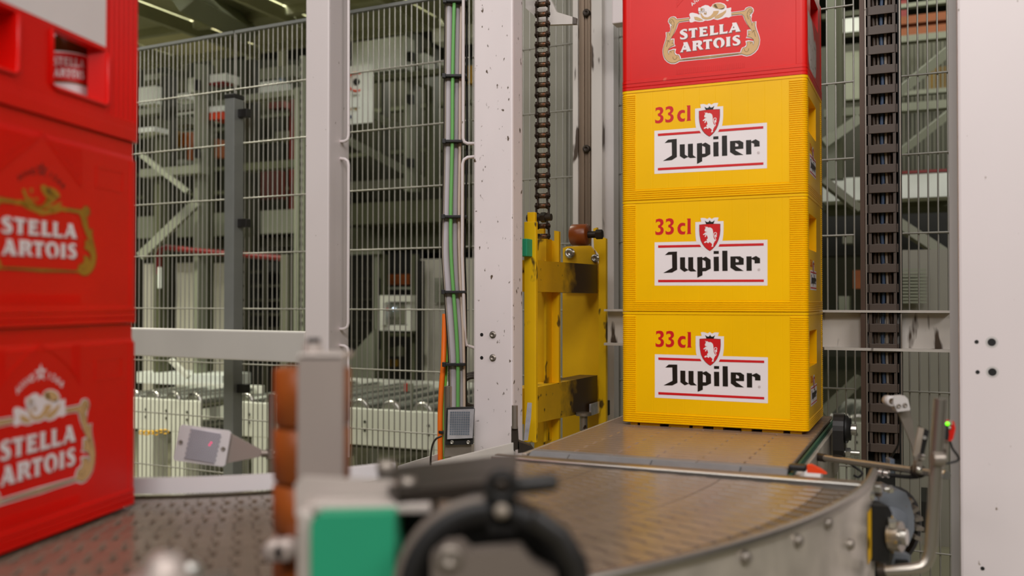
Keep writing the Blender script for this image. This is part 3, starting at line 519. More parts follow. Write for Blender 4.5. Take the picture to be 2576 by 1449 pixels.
# ------------------------------------------------------------------ crates
CW, CD, CH = 0.400, 0.300, 0.2459
def crate_body(mb, r, us, zs, off, holes, lid=True):
    sides = [(Vector((0, 0, 0)), Vector((1, 0, 0)), Vector((0, -1, 0)), CW), (Vector((CW, 0, 0)), Vector((0, 1, 0)), Vector((1, 0, 0)), CD),
             (Vector((CW, CD, 0)), Vector((-1, 0, 0)), Vector((0, 1, 0)), CW), (Vector((0, CD, 0)), Vector((0, -1, 0)), Vector((-1, 0, 0)), CD)]
    pts = []
    for k, (o, d, n, L) in enumerate(sides):
        for u in sorted(set([r, L - r] + [x for x in us[k] if r < x < L - r])): pts.append((o + d * u, n, k, u))
        n2 = sides[(k + 1) % 4][2]; c = o + d * (L - r) - n * r
        for i in range(1, 6):
            t = i / 6 * PI / 2; nn = n * math.cos(t) + n2 * math.sin(t)
            pts.append((c + nn * r, nn, -1, 0))
    M = len(pts); vs = []
    for z in zs:
        for p, n, k, u in pts: vs.append(p + n * off(k, u, z) + UP * z)
    fs = []
    for i in range(len(zs) - 1):
        zc = (zs[i] + zs[i + 1]) / 2
        for j in range(M):
            a, b = pts[j], pts[(j + 1) % M]
            if a[2] == b[2] and a[2] >= 0:
                uc = (a[3] + b[3]) / 2
                if any(h[0] == a[2] and h[1] < uc < h[2] and h[3] < zc < h[4] for h in holes): continue
            fs.append((i * M + j, i * M + (j + 1) % M, (i + 1) * M + (j + 1) % M, (i + 1) * M + j))
    mb.add(vs, fs); top = (len(zs) - 1) * M
    mb.add(vs[:M], [tuple(range(M - 1, -1, -1))]); 
    if lid: mb.add(vs[top:], [tuple(range(M))])
    for h in holes:                                 # walls of each opening
        k, u0, u1, z0, z1, dep, back = h[:7]; taper = h[7] if len(h) > 7 else 0.0
        o, d, n, L = sides[k]; e = off(k, (u0 + u1) / 2, (z0 + z1) / 2)
        A = [o + d * u + n * e + UP * z for u, z in ((u0, z0), (u1, z0), (u1, z1), (u0, z1))]
        B = [o + d * u + n * (e - dep) + UP * z for u, z in ((u0, z0), (u1 - taper, z0), (u1 - taper, z1), (u0, z1))]
        mb.add(A + B, [(i, 4 + i, 4 + (i + 1) % 4, (i + 1) % 4) for i in range(4)])
        if back: mb.add(B, [(0, 1, 2, 3)])
    return mb
def with_edges(pairs, e=0.0004): return [x for p in pairs for x in (p - e, p + e)]
# ---- yellow crate
RP = 0.00455; ZT = CH - 0.0010; BAND = 5 * RP
def off_y(k, u, z):
    rib = 0.0
    if z < ZT - 0.0085:
        f = (z / RP) % 1.0
        rib = 0.0 if 0.25 <= f <= 0.85 else -0.0019
        if z < 0.0003: rib = -0.0014
    elif z < ZT - 0.0055: rib = -0.0014
    if k < 0 or z <= BAND + 1e-6 or z > ZT - 0.0056: return rib
    L = CW if k in (0, 2) else CD; z0, z1 = (0.033, L - 0.036) if k in (0, 2) else (0.014, L - 0.034)
    if k == 0 and z0 < u < z1 and abs((u - 0.020) / 0.0345 % 1.0 - 0.5) < 0.025: return -0.00133
    return -0.0012 if z0 < u < z1 else rib
zs = []
i = 0
while i * RP < ZT - 0.010: zs += [i * RP, i * RP + 0.30 * RP, i * RP + 0.80 * RP]; i += 1
zs += [ZT - 0.0084, ZT - 0.0057, ZT - 0.0053, ZT - 0.001, ZT]
HOLE_Y = (1, 0.028, 0.168, 0.131, 0.206, 0.032, True)
zs = sorted(set(zs + [HOLE_Y[3], HOLE_Y[4]]))
SINK = [0.020 + (i + 0.5) * 0.0345 for i in range(1, 10)]
us = [with_edges([0.033, CW - 0.036]) + [x + d for x in SINK for d in (-0.0011, -0.0006, 0.0006, 0.0011)], with_edges([0.014, CD - 0.034]) + [HOLE_Y[1], HOLE_Y[2]], with_edges([0.033, CW - 0.036]), with_edges([0.014, CD - 0.034])]
def ydepth(x, z, k): return Vector((x / 1000, 0.0012 - 0.00022 * k, z / 1000))
def jup(parent, f):
    T = TRACE['jup']
    lab = MB().flat([T['panel'][0]], lambda x, z: f(x, z, 1)).flat([T['shield_white'][0]], lambda x, z: f(x, z, 2)).build('front_label', 'print_white', parent, fix=False)
    mb = MB()
    for p in T['stripes']: mb.flat([p], lambda x, z: f(x, z, 3))
    mb.build('stripe', 'print_red', lab, fix=False)
    mb = MB()
    for p, h in zip(T['letters'], T['holes']): mb.flat([p] + ([h] if h else []), lambda x, z: f(x, z, 3))
    cx_, cz_ = T['reg'][0][0]
    mb.build('lettering', 'print_black', lab, fix=False)
    mb = MB().stroke([(cx_ + 2.4 * math.cos(t), cz_ + 2.4 * math.sin(t)) for t in [2 * PI * i / 14 for i in range(14)]], 0.35, lambda x, z: f(x, z, 3), True)
    mb.stroke([(cx_ - 0.7, cz_ - 1.1), (cx_ - 0.7, cz_ + 1.1), (cx_ + 0.5, cz_ + 0.8), (cx_ - 0.5, cz_ + 0.1), (cx_ + 0.8, cz_ - 1.1)], 0.35, lambda x, z: f(x, z, 3))
    mb.build('trade_mark', 'print_dark_red', lab, fix=False)
    MB().flat([T['shield_line'][0]], lambda x, z: f(x, z, 4)).flat([T['crown'][0]], lambda x, z: f(x, z, 4)).build('crown', 'print_black', lab, fix=False)
    MB().flat([T['shield_red'][0]], lambda x, z: f(x, z, 5)).build('shield', 'print_red', lab, fix=False)
    mb = MB()
    for p in T['bull']: mb.flat([p], lambda x, z: f(x, z, 6))
    mb.stroke(T['tail'][0], 1.4, lambda x, z: f(x, z, 6)); mb.build('bull', 'print_white', lab, fix=False)
    mb = MB()
    for p in T['volume']: mb.flat([p], lambda x, z: f(x, z, 1))
    mb.build('volume_print', 'print_red', parent, fix=False)
    return lab
Lc = Vector((0.6085, 1.9051, 0)) - U * 0.4
def yellow_crate(z, label):
    t = thing('beer_crate', label, 'crate', (Lc.x, Lc.y, z), -TH, 'crates stacked on the straight belt')
    inv = MX[t.name]
    def F(x, zz, k): return inv @ ydepth(x, zz, k)
    mb = crate_body(MB(), 0.013, us, zs, off_y, [HOLE_Y]); mb.v = [tuple(inv @ Vector(v)) for v in mb.v]
    mb.build('body', 'crate_yellow', t)
    mb = MB()                                       # stacking feet under the bottom edge
    for x0, x1 in ((0.018, 0.034), (0.040, 0.085), (0.105, 0.150), (0.158, 0.180), (0.203, 0.223), (0.262, 0.283), (0.305, 0.348), (0.362, 0.385)):
        mb.box(inv @ Vector((x0, 0.010, -0.0062)), U * (x1 - x0), W * 0.28, UP * 0.0066)
    mb.build('stacking_foot', 'crate_yellow', t)
    jup(t, F)
    sy = 0.475                                      # the small copy of the label on the short side
    def S(x, zz, k): return inv @ Vector((CW - 0.0012 + 0.00022 * k, 0.048 + (x - 76) / 1000 * sy, 0.046 + (zz - 55) / 1000 * sy * 0.92))
    l2 = jup(t, S); l2.name = 'side_label'
    return t
Z1 = EYE - 0.2696
yc = yellow_crate(Z1, 'yellow crate resting on the belt, lowest of the right stack')
for k, lb in ((1, 'yellow crate between two yellow crates, second from the bottom of the right stack'), (2, 'yellow crate directly under the red crate in the right stack')):
    c = again(yc, 'beer_crate', loc=(Lc.x, Lc.y, Z1 + k * CH), label=lb)
# ---- red crate
def off_r(k, u, z):
    if z < 0.0225:
        f = (z / 0.0075) % 1.0
        return -0.0012 if f > 0.8 else 0.0
    if z > CH - 0.026: return -0.0045 if z > CH - 0.020 else -0.0030
    if k >= 0:
        L = CW if k in (0, 2) else CD
        if 0.022 < u < L - 0.022: return -0.0015
    return -0.0008
zr = [0, 0.0058, 0.0062, 0.0075, 0.0076, 0.0133, 0.0137, 0.0149, 0.0151, 0.0208, 0.0212, 0.0224, 0.0227, 0.08, 0.13, 0.18, CH - 0.0262, CH - 0.0258, CH - 0.0198, CH - 0.0009]
HOLE_R = (1, 0.075, 0.225, 0.142, 0.198, 0.034, True)
zr = sorted(zr + [HOLE_R[3], HOLE_R[4]])
ur = [with_edges([0.022, CW - 0.022]) + [0.1, 0.2, 0.3], with_edges([0.022, CD - 0.022]) + [HOLE_R[1], HOLE_R[2]], with_edges([0.022, CW - 0.022]), with_edges([0.022, CD - 0.022])]
def mir(l): return [(400 - x, z) for x, z in l][::-1]
STROKES = {'A': [[(0, 0), (3, 8), (6, 0)], [(1.2, 3), (4.8, 3)]], 'N': [[(0, 0), (0, 8), (5.5, 0), (5.5, 8)]],
           'O': [[(3 + 3.4 * math.cos(t), 4 + 4 * math.sin(t)) for t in [2 * PI * i / 14 for i in range(15)]]],
           '1': [[(1, 6.5), (3, 8), (3, 0)]], '3': [[(0.5, 7), (3, 8), (5, 6.3), (2.5, 4.4), (5.3, 2.3), (3, 0), (0.4, 1)]],
           '6': [[(4.6, 7.6), (2.2, 6), (0.9, 3), (1.2, 1), (3, 0), (5, 1.2), (4.8, 3.6), (3, 4.4), (1.2, 3.2)]]}
def stella(t, F, style):
    """the printed emblem: style 'new' has white borders, 'old' is plain dark gold"""
    T = TRACE['ste']; new = style == 'new'
    gold = 'print_gold' if new else 'print_old_gold'
    if new:
        R_out, R_in = T['white_out'][0], T['white_in'][0]
        rr = [(x, z) for x, z in R_out] + [(x, z) for x, z in R_in]
        top = T['horn_white'][0]
        mb = MB().flat([rr], lambda x, z: F(x, z, 1)).flat([mir(rr)], lambda x, z: F(x, z, 1))
        xb = R_out[-1][0]; zb0, zb1 = R_in[0][1], R_out[-1][1]
        mb.flat([[(400 - xb, zb1), (xb, zb1), (xb, zb0), (400 - xb, zb0)]], lambda x, z: F(x, z, 1))
        mb.flat([top], lambda x, z: F(x, z, 1))
        fr_ = mb.build('emblem', 'print_white', t, fix=False)
    else: fr_ = None
    g = [(x, z) for x, z in T['gold_out'][0]] + [(x, z) for x, z in T['gold_in'][0]]
    mb = MB().flat([g], lambda x, z: F(x, z, 3)).flat([mir(g)], lambda x, z: F(x, z, 3))
    xb = T['gold_out'][0][-1][0]; zb0, zb1 = T['gold_in'][0][0][1], T['gold_out'][0][-1][1]
    mb.flat([[(400 - xb, zb1), (xb, zb1), (xb, zb0), (400 - xb, zb0)]], lambda x, z: F(x, z, 3))
    for p in T['horn_gold']: mb.flat([p], lambda x, z: F(x, z, 3))
    xl, zl = T['gold_out'][0][0]
    if not new:
        mb.stroke([(400 - xl, zl - 3), (165, zl - 2), (175, zl - 6), (200, zl - 12), (225, zl - 6), (235, zl - 2), (xl, zl - 3)], 6.0, lambda x, z: F(x, z, 3))
        mb.flat([[(205 + 14 * math.cos(q) + 6, zl + 16 + 8 * math.sin(q) - 0.5 * 14 * math.cos(q)) for q in [2 * PI * i / 12 for i in range(12)]]], lambda x, z: F(x, z, 3))
        mb.stroke([(168, zl + 16), (174, zl + 4), (184, zl - 4), (198, zl - 6), (208, zl + 2), (212, zl + 10)], 5.5, lambda x, z: F(x, z, 3))
    par = fr_ if fr_ is not None else t
    gd = mb.build('gold_scrollwork' if new else 'emblem', gold, par, fix=False)
    sub = par if new else gd
    mb = MB()
    mb.stroke(g[:len(T['gold_out'][0])], 0.8, lambda x, z: F(x, z, 4)).stroke(g[len(T['gold_out'][0]):], 0.8, lambda x, z: F(x, z, 4))
    m2 = mir(g); mb.stroke(m2[:len(T['gold_in'][0])], 0.8, lambda x, z: F(x, z, 4)).stroke(m2[len(T['gold_in'][0]):], 0.8, lambda x, z: F(x, z, 4))
    for c in T['curls']: mb.stroke(c, 0.9, lambda x, z: F(x, z, 4)).stroke(mir(c), 0.9, lambda x, z: F(x, z, 4))
    bl = [(x, z) for x, z in T['bar_line'][0]]; mb.stroke(mir(bl) [:-1] + bl[1:] if False else [(140, bl[0][1]), (260, bl[0][1])], 0.7, lambda x, z: F(x, z, 4))
    for p in T['horn_dark']: mb.flat([p], lambda x, z: F(x, z, 4))
    hx, hz = 205, zl
    if new:
        for (cx_, cz_, r_) in ((184, 159, 4.2), (184, 159, 2.2), (177, 155, 2.5), (190, 153, 2.5)):
            mb.stroke([(cx_ + r_ * math.cos(q), cz_ + r_ * math.sin(q)) for q in [2 * PI * i / 10 for i in range(10)]], 0.45, lambda x, z: F(x, z, 4), True)
    mb.build('outline', 'print_olive', sub, fix=False)
    mb = MB(); ms = MB()
    for p, h in zip(T['letters'], T['holes']):
        lo = [p] + ([h] if h else [])
        mb.flat(lo, lambda x, z: F(x, z, 3)); ms.flat([[(x + 1.4, z - 1.2) for x, z in l] for l in lo], lambda x, z: F(x, z, 2))
    le = mb.build('lettering', 'print_white', t, fix=False); ms.build('lettering_shadow', 'print_shadow' if new else 'print_dark_red', le, fix=False)
    mb = MB()
    for txt, a0, a1 in (('ANNO', 128, 104), ('1366', 76, 52)):
        for i, ch in enumerate(txt):
            a = math.radians(a0 + (a1 - a0) * i / 3); R_ = 62; ox, oz = 200 + R_ * math.cos(a), 127 + R_ * math.sin(a)
            tx, tz = math.sin(a), -math.cos(a)
            for s in STROKES[ch]: mb.stroke([(ox + tx * (x - 3) - tz * (z - 4) * 0.9, oz + tz * (x - 3) + tx * (z - 4) * 0.9) for x, z in s], 1.9, lambda x, z: F(x, z, 2))
    st = [(200 + (11 if i % 2 == 0 else 4.6) * math.sin(PI * i / 5), 192 + (11 if i % 2 == 0 else 4.6) * math.cos(PI * i / 5)) for i in range(10)]
    hl = [(200 + 3.0 * math.sin(2 * PI * i / 5 + PI / 5), 192 + 3.0 * math.cos(2 * PI * i / 5 + PI / 5)) for i in range(5)]
    mb.flat([st, hl], lambda x, z: F(x, z, 2)); mb.build('anno_print', 'print_white' if new else 'print_dark_red', t, fix=False)
def red_crate(loc, rz, label, group, style, m='crate_red'):
    t = thing('beer_crate', label, 'crate', loc, rz, group); inv = MX[t.name]
    mb = crate_body(MB(), 0.013, ur, zr, off_r, [HOLE_R]); mb.v = [tuple(inv @ Vector(v)) for v in mb.v]
    bo = mb.build('body', m, t)
    sc = 1.0 if style == 'new' else 0.86; dz = 0 if style == 'new' else 17
    def F(x, z, k): return inv @ Vector((x / 1000, 0.0015 - 0.00022 * k, (z * sc + dz) / 1000))
    stella(t, F, style)
    def R3(x, z, d): return inv @ Vector((x / 1000, 0.0015 - d, z / 1000))
    mb = MB()                                       # raised ribs: short strip under the emblem, fields either side of the pointed arch
    x = 125.5
    while x < 274: mb.box(R3(x, 25.5, 0), U_(inv, 0.0022), UP * 0.0115, N_(inv, 0.0007)); x += 4.4
    if style == 'new':
        for k in range(5):
            mb.box(R3(126 + k * 3.5, 172 + k * 4.5, 0), U_(inv, 0.0018), UP * (0.05 - k * 0.0045), N_(inv, 0.0006)); mb.box(R3(272.2 - k * 3.5, 172 + k * 4.5, 0), U_(inv, 0.0018), UP * (0.05 - k * 0.0045), N_(inv, 0.0006))
    else:
        x = 127.0
        while x < 273:
            zt = 171 + max(0, 50 - abs(x - 200) * 0.72) if abs(x - 200) > 8 else 224 - abs(x - 200) * 0.9
            if zt < 217: mb.box(R3(x, zt, 0), U_(inv, 0.0017), UP * (0.219 - zt / 1000), N_(inv, 0.0007))
            x += 2.6
    mb.build('embossed_ribs', m, t, kind='stuff')
    mb = MB()
    arch = [(126, 172), (150, 196), (178, 214), (194, 219), (200, 227), (206, 219), (222, 214), (250, 196), (274, 172)]
    for a, b in zip(arch, arch[1:]): mb.box(R3(a[0], a[1], 0), R3(b[0], b[1], 0) - R3(a[0], a[1], 0), UP * 0.0016, N_(inv, 0.0007))
    for a, b in (((303, 200), (360, 200)), ((303, 174), (360, 174)), ((303, 174), (303, 200)), ((360, 174), (360, 201))):
        mb.box(R3(a[0], a[1], 0), R3(b[0], b[1], 0) - R3(a[0], a[1], 0) if a[0] != b[0] else U_(inv, 0.001), UP * (0.001 if a[0] != b[0] else 0.026), N_(inv, 0.0006))
    mb.build('embossed_arch', m, t, kind='stuff')
    return t, inv
def U_(inv, d): return (inv.to_3x3() @ Vector((1, 0, 0))) * d
def N_(inv, d): return (inv.to_3x3() @ Vector((0, -1, 0))) * d
rc, inv = red_crate((Lc.x, Lc.y, Z1 + 3 * CH), -TH, 'red crate on top of three yellow crates', 'crates stacked on the straight belt', 'new', 'crate_red_blotched')
pts = [(0.026, 0.140), (0.027, 0.062), (0.040, 0.036), (0.060, 0.023), (0.120, 0.022), (0.170, 0.026), (0.185, 0.06), (0.182, 0.100), (0.160, 0.112), (0.145, 0.100), (0.120, 0.122), (0.10, 0.135), (0.06, 0.138)]
MB().flat([pts], lambda y, z: inv @ Vector((CW - 0.0012, y, z))).build('side_label', 'label_worn', rc, fix=False, label='torn greyish paper label on the short side')
# ---- the left stack
T2 = 1.4016; U2 = Vector((math.cos(T2), math.sin(T2), 0)); N2 = Vector((-0.5117, 1.2735, 0)) - U2 * 0.4; Z2 = EYE - 0.2758
red_crate((N2.x, N2.y, Z2), T2, 'red crate at the bottom of the left stack, emblem with white border', 'crates stacked on the curved belt', 'new')
red_crate((N2.x, N2.y, Z2 + CH), T2, 'red crate in the middle of the left stack, emblem in plain dark gold', 'crates stacked on the curved belt', 'old')
t = thing('beer_crate', 'red open-sided crate with white banner on top of the left stack', 'crate', (N2.x, N2.y, Z2 + 2 * CH), T2, 'crates stacked on the curved belt'); inv = MX[t.name]
FL = [(0.329 + i * 0.0108) for i in range(7)]
def off_w(k, u, z):
    if z < 0.016: return 0.0
    if k in (0, 2) and 0.026 < z < 0.236:
        for f in FL:
            if f < u < f + 0.0054 or CW - f - 0.0054 < u < CW - f: return -0.0022
    if k in (0, 2) and 0.077 < u < 0.323 and z > 0.022: return -0.001
    return -0.0005 if k >= 0 else 0.0
uw = sorted([x for f in FL for x in (f - 0.0012, f + 0.0012, f + 0.0042, f + 0.0066)] + [CW - x for f in FL for x in (f - 0.0012, f + 0.0012, f + 0.0042, f + 0.0066)] + [0.0768, 0.0772, 0.3228, 0.3232])
HW = [(0, 0.216, 0.322, 0.040, 0.1065, 0.014, False, 0.018), (0, 0.078, 0.154, 0.040, 0.1065, 0.024, False)]
uw0 = sorted(uw + [0.216, 0.322, 0.078, 0.154])
zw = [0, 0.0155, 0.0165, 0.0215, 0.0225, 0.0255, 0.0265, 0.040, 0.1065, 0.2355, 0.2365, CH - 0.001]
mb = crate_body(MB(), 0.010, [uw0, [], uw, []], zw, off_w, HW, False); mb.v = [tuple(inv @ Vector(v)) for v in mb.v]
mb.build('body', 'crate_red', t)
mb = MB()                                           # rounded rims of the two windows
for h in HW:
    mb.tube([inv @ Vector((u, -0.0002, z)) for u, z in ((h[1] - 0.002, 0.104), (h[1] - 0.002, 0.040), (h[1] + 0.004, 0.036), (h[2] - 0.004, 0.036), (h[2] + 0.003, 0.041), (h[2] + 0.003, 0.104))], 0.0028, 8)
mb.build('window_rim', 'crate_red', t)
MB().flat([[(0.079, 0.112), (0.321, 0.112), (0.3215, 0.228), (0.0785, 0.228)]], lambda x, z: inv @ Vector((x, 0.0007, z))).build('banner', 'print_banner', t, fix=False, label='white label band above the windows')
def bottle(x, lb):
    c = inv @ Vector((x, 0.058, 0.004))
    b = thing('beer_bottle', lb, 'bottle', c, T2, 'bottles in the open-sided crate')
    MB().lathe(c, UP, [(0, 0), (0.028, 0), (0.0305, 0.004), (0.0305, 0.118), (0.027, 0.14), (0.015, 0.165), (0.0135, 0.20), (0.0145, 0.205), (0.0145, 0.21), (0, 0.21)], 28).build('glass', 'bottle_glass', b)
    def lab(a0, a1, z0, z1, r, n=10): 
        v = []
        for i in range(n + 1):
            a = T2 - PI / 2 - 0.80 + a0 + (a1 - a0) * i / n
            v += [c + Vector((math.cos(a) * r, math.sin(a) * r, z0)), c + Vector((math.cos(a) * r, math.sin(a) * r, z1))]
        return MB().add(v, [(2 * i, 2 * i + 2, 2 * i + 3, 2 * i + 1) for i in range(n)], True)
    w_ = lab(-1.15, 1.15, 0.034, 0.098, 0.0307).build('paper_label', 'print_white', b, fix=False)
    lab(-0.95, 0.80, 0.060, 0.096, 0.0309).build('red_panel', 'print_red', w_, fix=False)
    lab(-0.95, 0.80, 0.0575, 0.060, 0.0309).build('dark_rule', 'print_olive', w_, fix=False)
    mb = MB(); T = TRACE['ste']
    for p, h in zip(T['letters'], T['holes']):
        def F(x, z):
            a = T2 - PI / 2 - 0.80 + (x - 199) / 130 * 1.22 - 0.02; zz = 0.0775 + (z - 98) / 51 * 0.026
            return c + Vector((math.cos(a) * 0.0311, math.sin(a) * 0.0311, zz))
        mb.flat([p] + ([h] if h else []), F)
    mb.build('label_lettering', 'print_white', w_, fix=False)
    mb = MB()
    for k in range(7):
        a = T2 - PI / 2 - 1.30 + k * 0.13
        mb.tube([c + Vector((math.cos(a + d) * 0.0309, math.sin(a + d) * 0.0309, 0.041 + zz)) for d, zz in ((0, 0), (0.03, 0.006), (0.06, 0.001))], 0.0004, 4)
    mb.build('label_script', 'print_shadow', w_, fix=False)
bottle(0.322, 'brown bottle with red and white label seen through the right crate window')
bottle(0.186, 'brown bottle behind the left window of the open-sided crate')
# ------------------------------------------------------------------ mesh fence
FA = math.atan(0.51); FD = Vector((math.cos(FA), -math.sin(FA), 0)); FN = Vector((math.sin(FA), math.cos(FA), 0))
F0 = Vector((0.1266, 3.21, 0))
def on_fence(px, off=0.0):                          # plan point of the fence line seen at a pixel column
    a = (px - 1288) / FPX; o = F0 + FN * off
    s = (a * o.y - o.x) / (FD.x - a * FD.y); return o + FD * s
LEV = [1.245 + k * 0.2287 for k in range(-4, 5)]
wv = MB().cyl((0, 0, 0.22), (0, 0, 2.17), 0.0025, n=6).mesh('wire', 'wire_grey')
wh = MB().cyl((0, 0, 0), (1, 0, 0), 0.0030, n=6).mesh('wire', 'wire_grey')
def mesh_panel(p0, p1, label, rail=True):
    a, b = on_fence(p0), on_fence(p1); L = (b - a).length
    t = thing('mesh_fence_panel', label, 'fence panel', a, -FA)
    n = int(L / 0.0248)
    for i in range(n + 1): share(wv, 'vertical_wire', t, Matrix.Translation(a + FD * (i * L / max(1, n)) + FN * 0.0))
    for z in LEV[:-1]:
        m = frame(a + UP * z - FN * 0.0052, FD, FN); m = m @ Matrix.Diagonal((L, 1, 1, 1)); share(wh, 'horizontal_wire', t, m)
    if rail: MB().box(a + UP * 2.165 - FN * 0.01, FD * L, FN * 0.02, UP * 0.012).build('top_rail', 'fence_grey', t)
    return t
mesh_panel(280, 588, 'wire mesh panel left of the free-standing grey fence post')
mesh_panel(592, 1180, 'wire mesh panel between the grey fence post and the white cable post')
mesh_panel(1190, 1556, 'wire mesh panel behind the roller chain and yellow carriage')
mesh_panel(1560, 2150, 'wire mesh panel behind the yellow crates')
mesh_panel(2168, 2412, 'wire mesh panel between the cable chain and the right white post')
def ubox_px(px, d):                                 # plan point at pixel column, depth d
    p = P(px, 756, d); return Vector((p.x, p.y, 0))
a = ubox_px(563, 3.745)
fp = thing('fence_post', 'grey fence post with black cap and black mesh clips', 'post', (a.x, a.y, 0), -TH)
MB().box(a, U * 0.049, W * 0.058, UP * 1.868, 0.003).build('tube', 'fence_grey', fp)
MB().box(a - U * 0.002 - W * 0.002 + UP * 1.868, U * 0.053, W * 0.062, UP * 0.018, 0.003).build('cap', 'black_plastic', fp)
for py in (286, 562, 978):
    z = Zat(py, 3.75, 622)
    MB().box(a + U * 0.048 + W * 0.022 + UP * (z - 0.016), U * 0.045, W * 0.03, UP * 0.034, 0.003).build('clip', 'black_plastic', fp)
MB().box(a - U * 0.04 - W * 0.04, U * 0.13, W * 0.13, UP * 0.01).build('base_plate', 'fence_grey', fp)

# ------------------------------------------------------------------ machine frame
def hole_bolt(p, n, r, parent, bolt):
    if bolt:
        MB().lathe(p, n, [(r * 1.35, -0.001), (r * 1.35, 0.0008), (r, 0.0008), (r, 0.004), (r * 0.55, 0.004), (r * 0.5, 0.0015), (0, 0.0015)], 16).build('bolt', 'dull_steel', parent)
    else:
        MB().lathe(p, n, [(r, 0.0004), (0.0, 0.0004)], 14).build('bolt_hole', 'rubber_black', parent)
# post A, left of the cables
a = ubox_px(767, 3.20)
pA = thing('frame_post', 'light grey square post left of the cable bundle with white rungs', 'post', (a.x, a.y, 0), -TH)
MB().box(a, U * 0.098, W * 0.123, UP * 3.4, 0.006).build('tube', 'white_paint', pA)
for pl in ([(877, -60, 3.2), (877, 340, 3.2), (875, 350, 3.2), (868, 355, 3.2), (850, 357, 3.24)],
           [(850, 398, 3.24), (868, 400, 3.2), (875, 405, 3.2), (877, 415, 3.2), (876, 812, 3.2), (874, 822, 3.2), (867, 827, 3.2), (849, 828, 3.24)],
           [(849, 868, 3.24), (867, 870, 3.2), (874, 875, 3.2), (876, 885, 3.2), (876, 1150, 3.2)]):
    MB().tube([P(x, y, d) for x, y, d in pl], 0.0052, 8).build('rung', 'white_paint', pA)
# rail to the left of post A
a = Vector((-1.62, 3.735, 0)); b = ubox_px(767, 3.23); d = (b - a); z1 = Zat(835, 3.22, 765); z0 = Zat(914, 3.22, 765)
solo(MB().box(a + UP * z0, d, Vector((-d.y, d.x, 0)).normalized() * 0.06, UP * (z1 - z0), 0.006), 'frame_beam', 'grey_paint', 'wide light grey beam running left from the square post', 'beam')
# post B
a = ubox_px(1191, 2.15)
pB = thing('frame_post', 'white scuffed post between the cable bundle and the yellow carriage', 'post', (a.x, a.y, 0), -TH)
MB().box(a + UP * 0.3, U * 0.100, W * 0.058, UP * 3.1, 0.005).build('tube', 'scuffed_white', pB)
for px, py, r, bo in ((1212, 842, 0.0042, False), (1240, 842, 0.0062, True), (1212, 900, 0.0042, False), (1240, 900, 0.0062, True)):
    s = ((px - 1288) / FPX * a.y - a.x) / (U.x - (px - 1288) / FPX * U.y); q = a + U * s
    hole_bolt(Vector((q.x, q.y, P(px, py, q.y).z)), -W, r, pB, bo)
for pl in ([(1196, 361, 2.17), (1176, 361, 2.17), (1168, 357, 2.17), (1165, 348, 2.17), (1166, -60, 2.17)], [(1196, 394, 2.17), (1176, 396, 2.17), (1167, 402, 2.17), (1164, 412, 2.17), (1163, 640, 2.17), (1167, 760, 2.18), (1170, 850, 2.2), (1174, 868, 2.2), (1196, 876, 2.2)]):
    MB().tube([P(x, y, d + 0.072) for x, y, d in pl], 0.0042, 8).build('rung', 'white_paint', pB)
# post C
a = ubox_px(2412, 1.70)
pC = thing('frame_post', 'broad white post along the right edge with round bolt holes', 'post', (a.x, a.y, 0), -TH)
MB().box(a, U * 0.34, W * 0.05, UP * 3.2, 0.005).build('tube', 'white_paint', pC)
for px, py, r in ((2456, 860, 0.0036), (2494, 861, 0.0070), (2458, 936, 0.0036), (2495, 936, 0.0070), (2467, 1430, 0.0036)):
    s = ((px - 1288) / FPX * a.y - a.x) / (U.x - (px - 1288) / FPX * U.y); q = a + U * s; c = Vector((q.x, q.y, P(px, py, q.y).z))
    if r > 0.005: MB().lathe(c, -W, [(r * 1.5, 0.0002), (r, 0.0003)], 18).build('hole_rim', 'grey_paint', pC, fix=False)
    hole_bolt(c, -W, r, pC, False)
a = ubox_px(2389, 1.86)
solo(MB().box(a, U * 0.022, W * 0.004, UP * 3.2).box(a + U * 0.018, U * 0.004, W * 0.05, UP * 3.2), 'angle_profile', 'grey_paint', 'slim grey angle profile along the left edge of the broad white post', 'profile')
# rear cross beam, a channel with two lips
b = ubox_px(2392, 2.36); a0 = b - U * 0.915; 
zt, zb = Zat(781, 2.36, 2392), Zat(885, 2.36, 2392)
cbm = solo(MB().box(a0 + UP * zb, U * 0.915, W * 0.006, UP * (zt - zb)).box(a0 + UP * (zt - 0.006) - W * 0.035, U * 0.915, W * 0.035, UP * 0.006).box(a0 + UP * zb - W * 0.035, U * 0.915, W * 0.035, UP * 0.007), 'channel_beam', 'worn_white', 'white channel beam behind the crates and cable chain', 'beam')
# upper bracket and cross beam behind the chain
a = ubox_px(1540, 2.78)
solo(MB().box(a + UP * Zat(60, 2.78, 1550) , U * 0.12, W * 0.05, UP * 0.12, 0.004), 'upper_beam', 'white_paint', 'short white beam left of the red crate near the top', 'beam')
q = [P(1322, 20, 2.42), P(1345, 40, 2.42), P(1378, 62, 2.42), P(1450, 60, 2.42), P(1450, 45, 2.42), P(1400, 30, 2.42), P(1375, -25, 2.42), P(1322, -25, 2.42)]
solo(MB().prism(q, W * 0.012), 'chain_bracket', 'worn_white', 'white curved bracket plate behind the top of the roller chain', 'bracket')
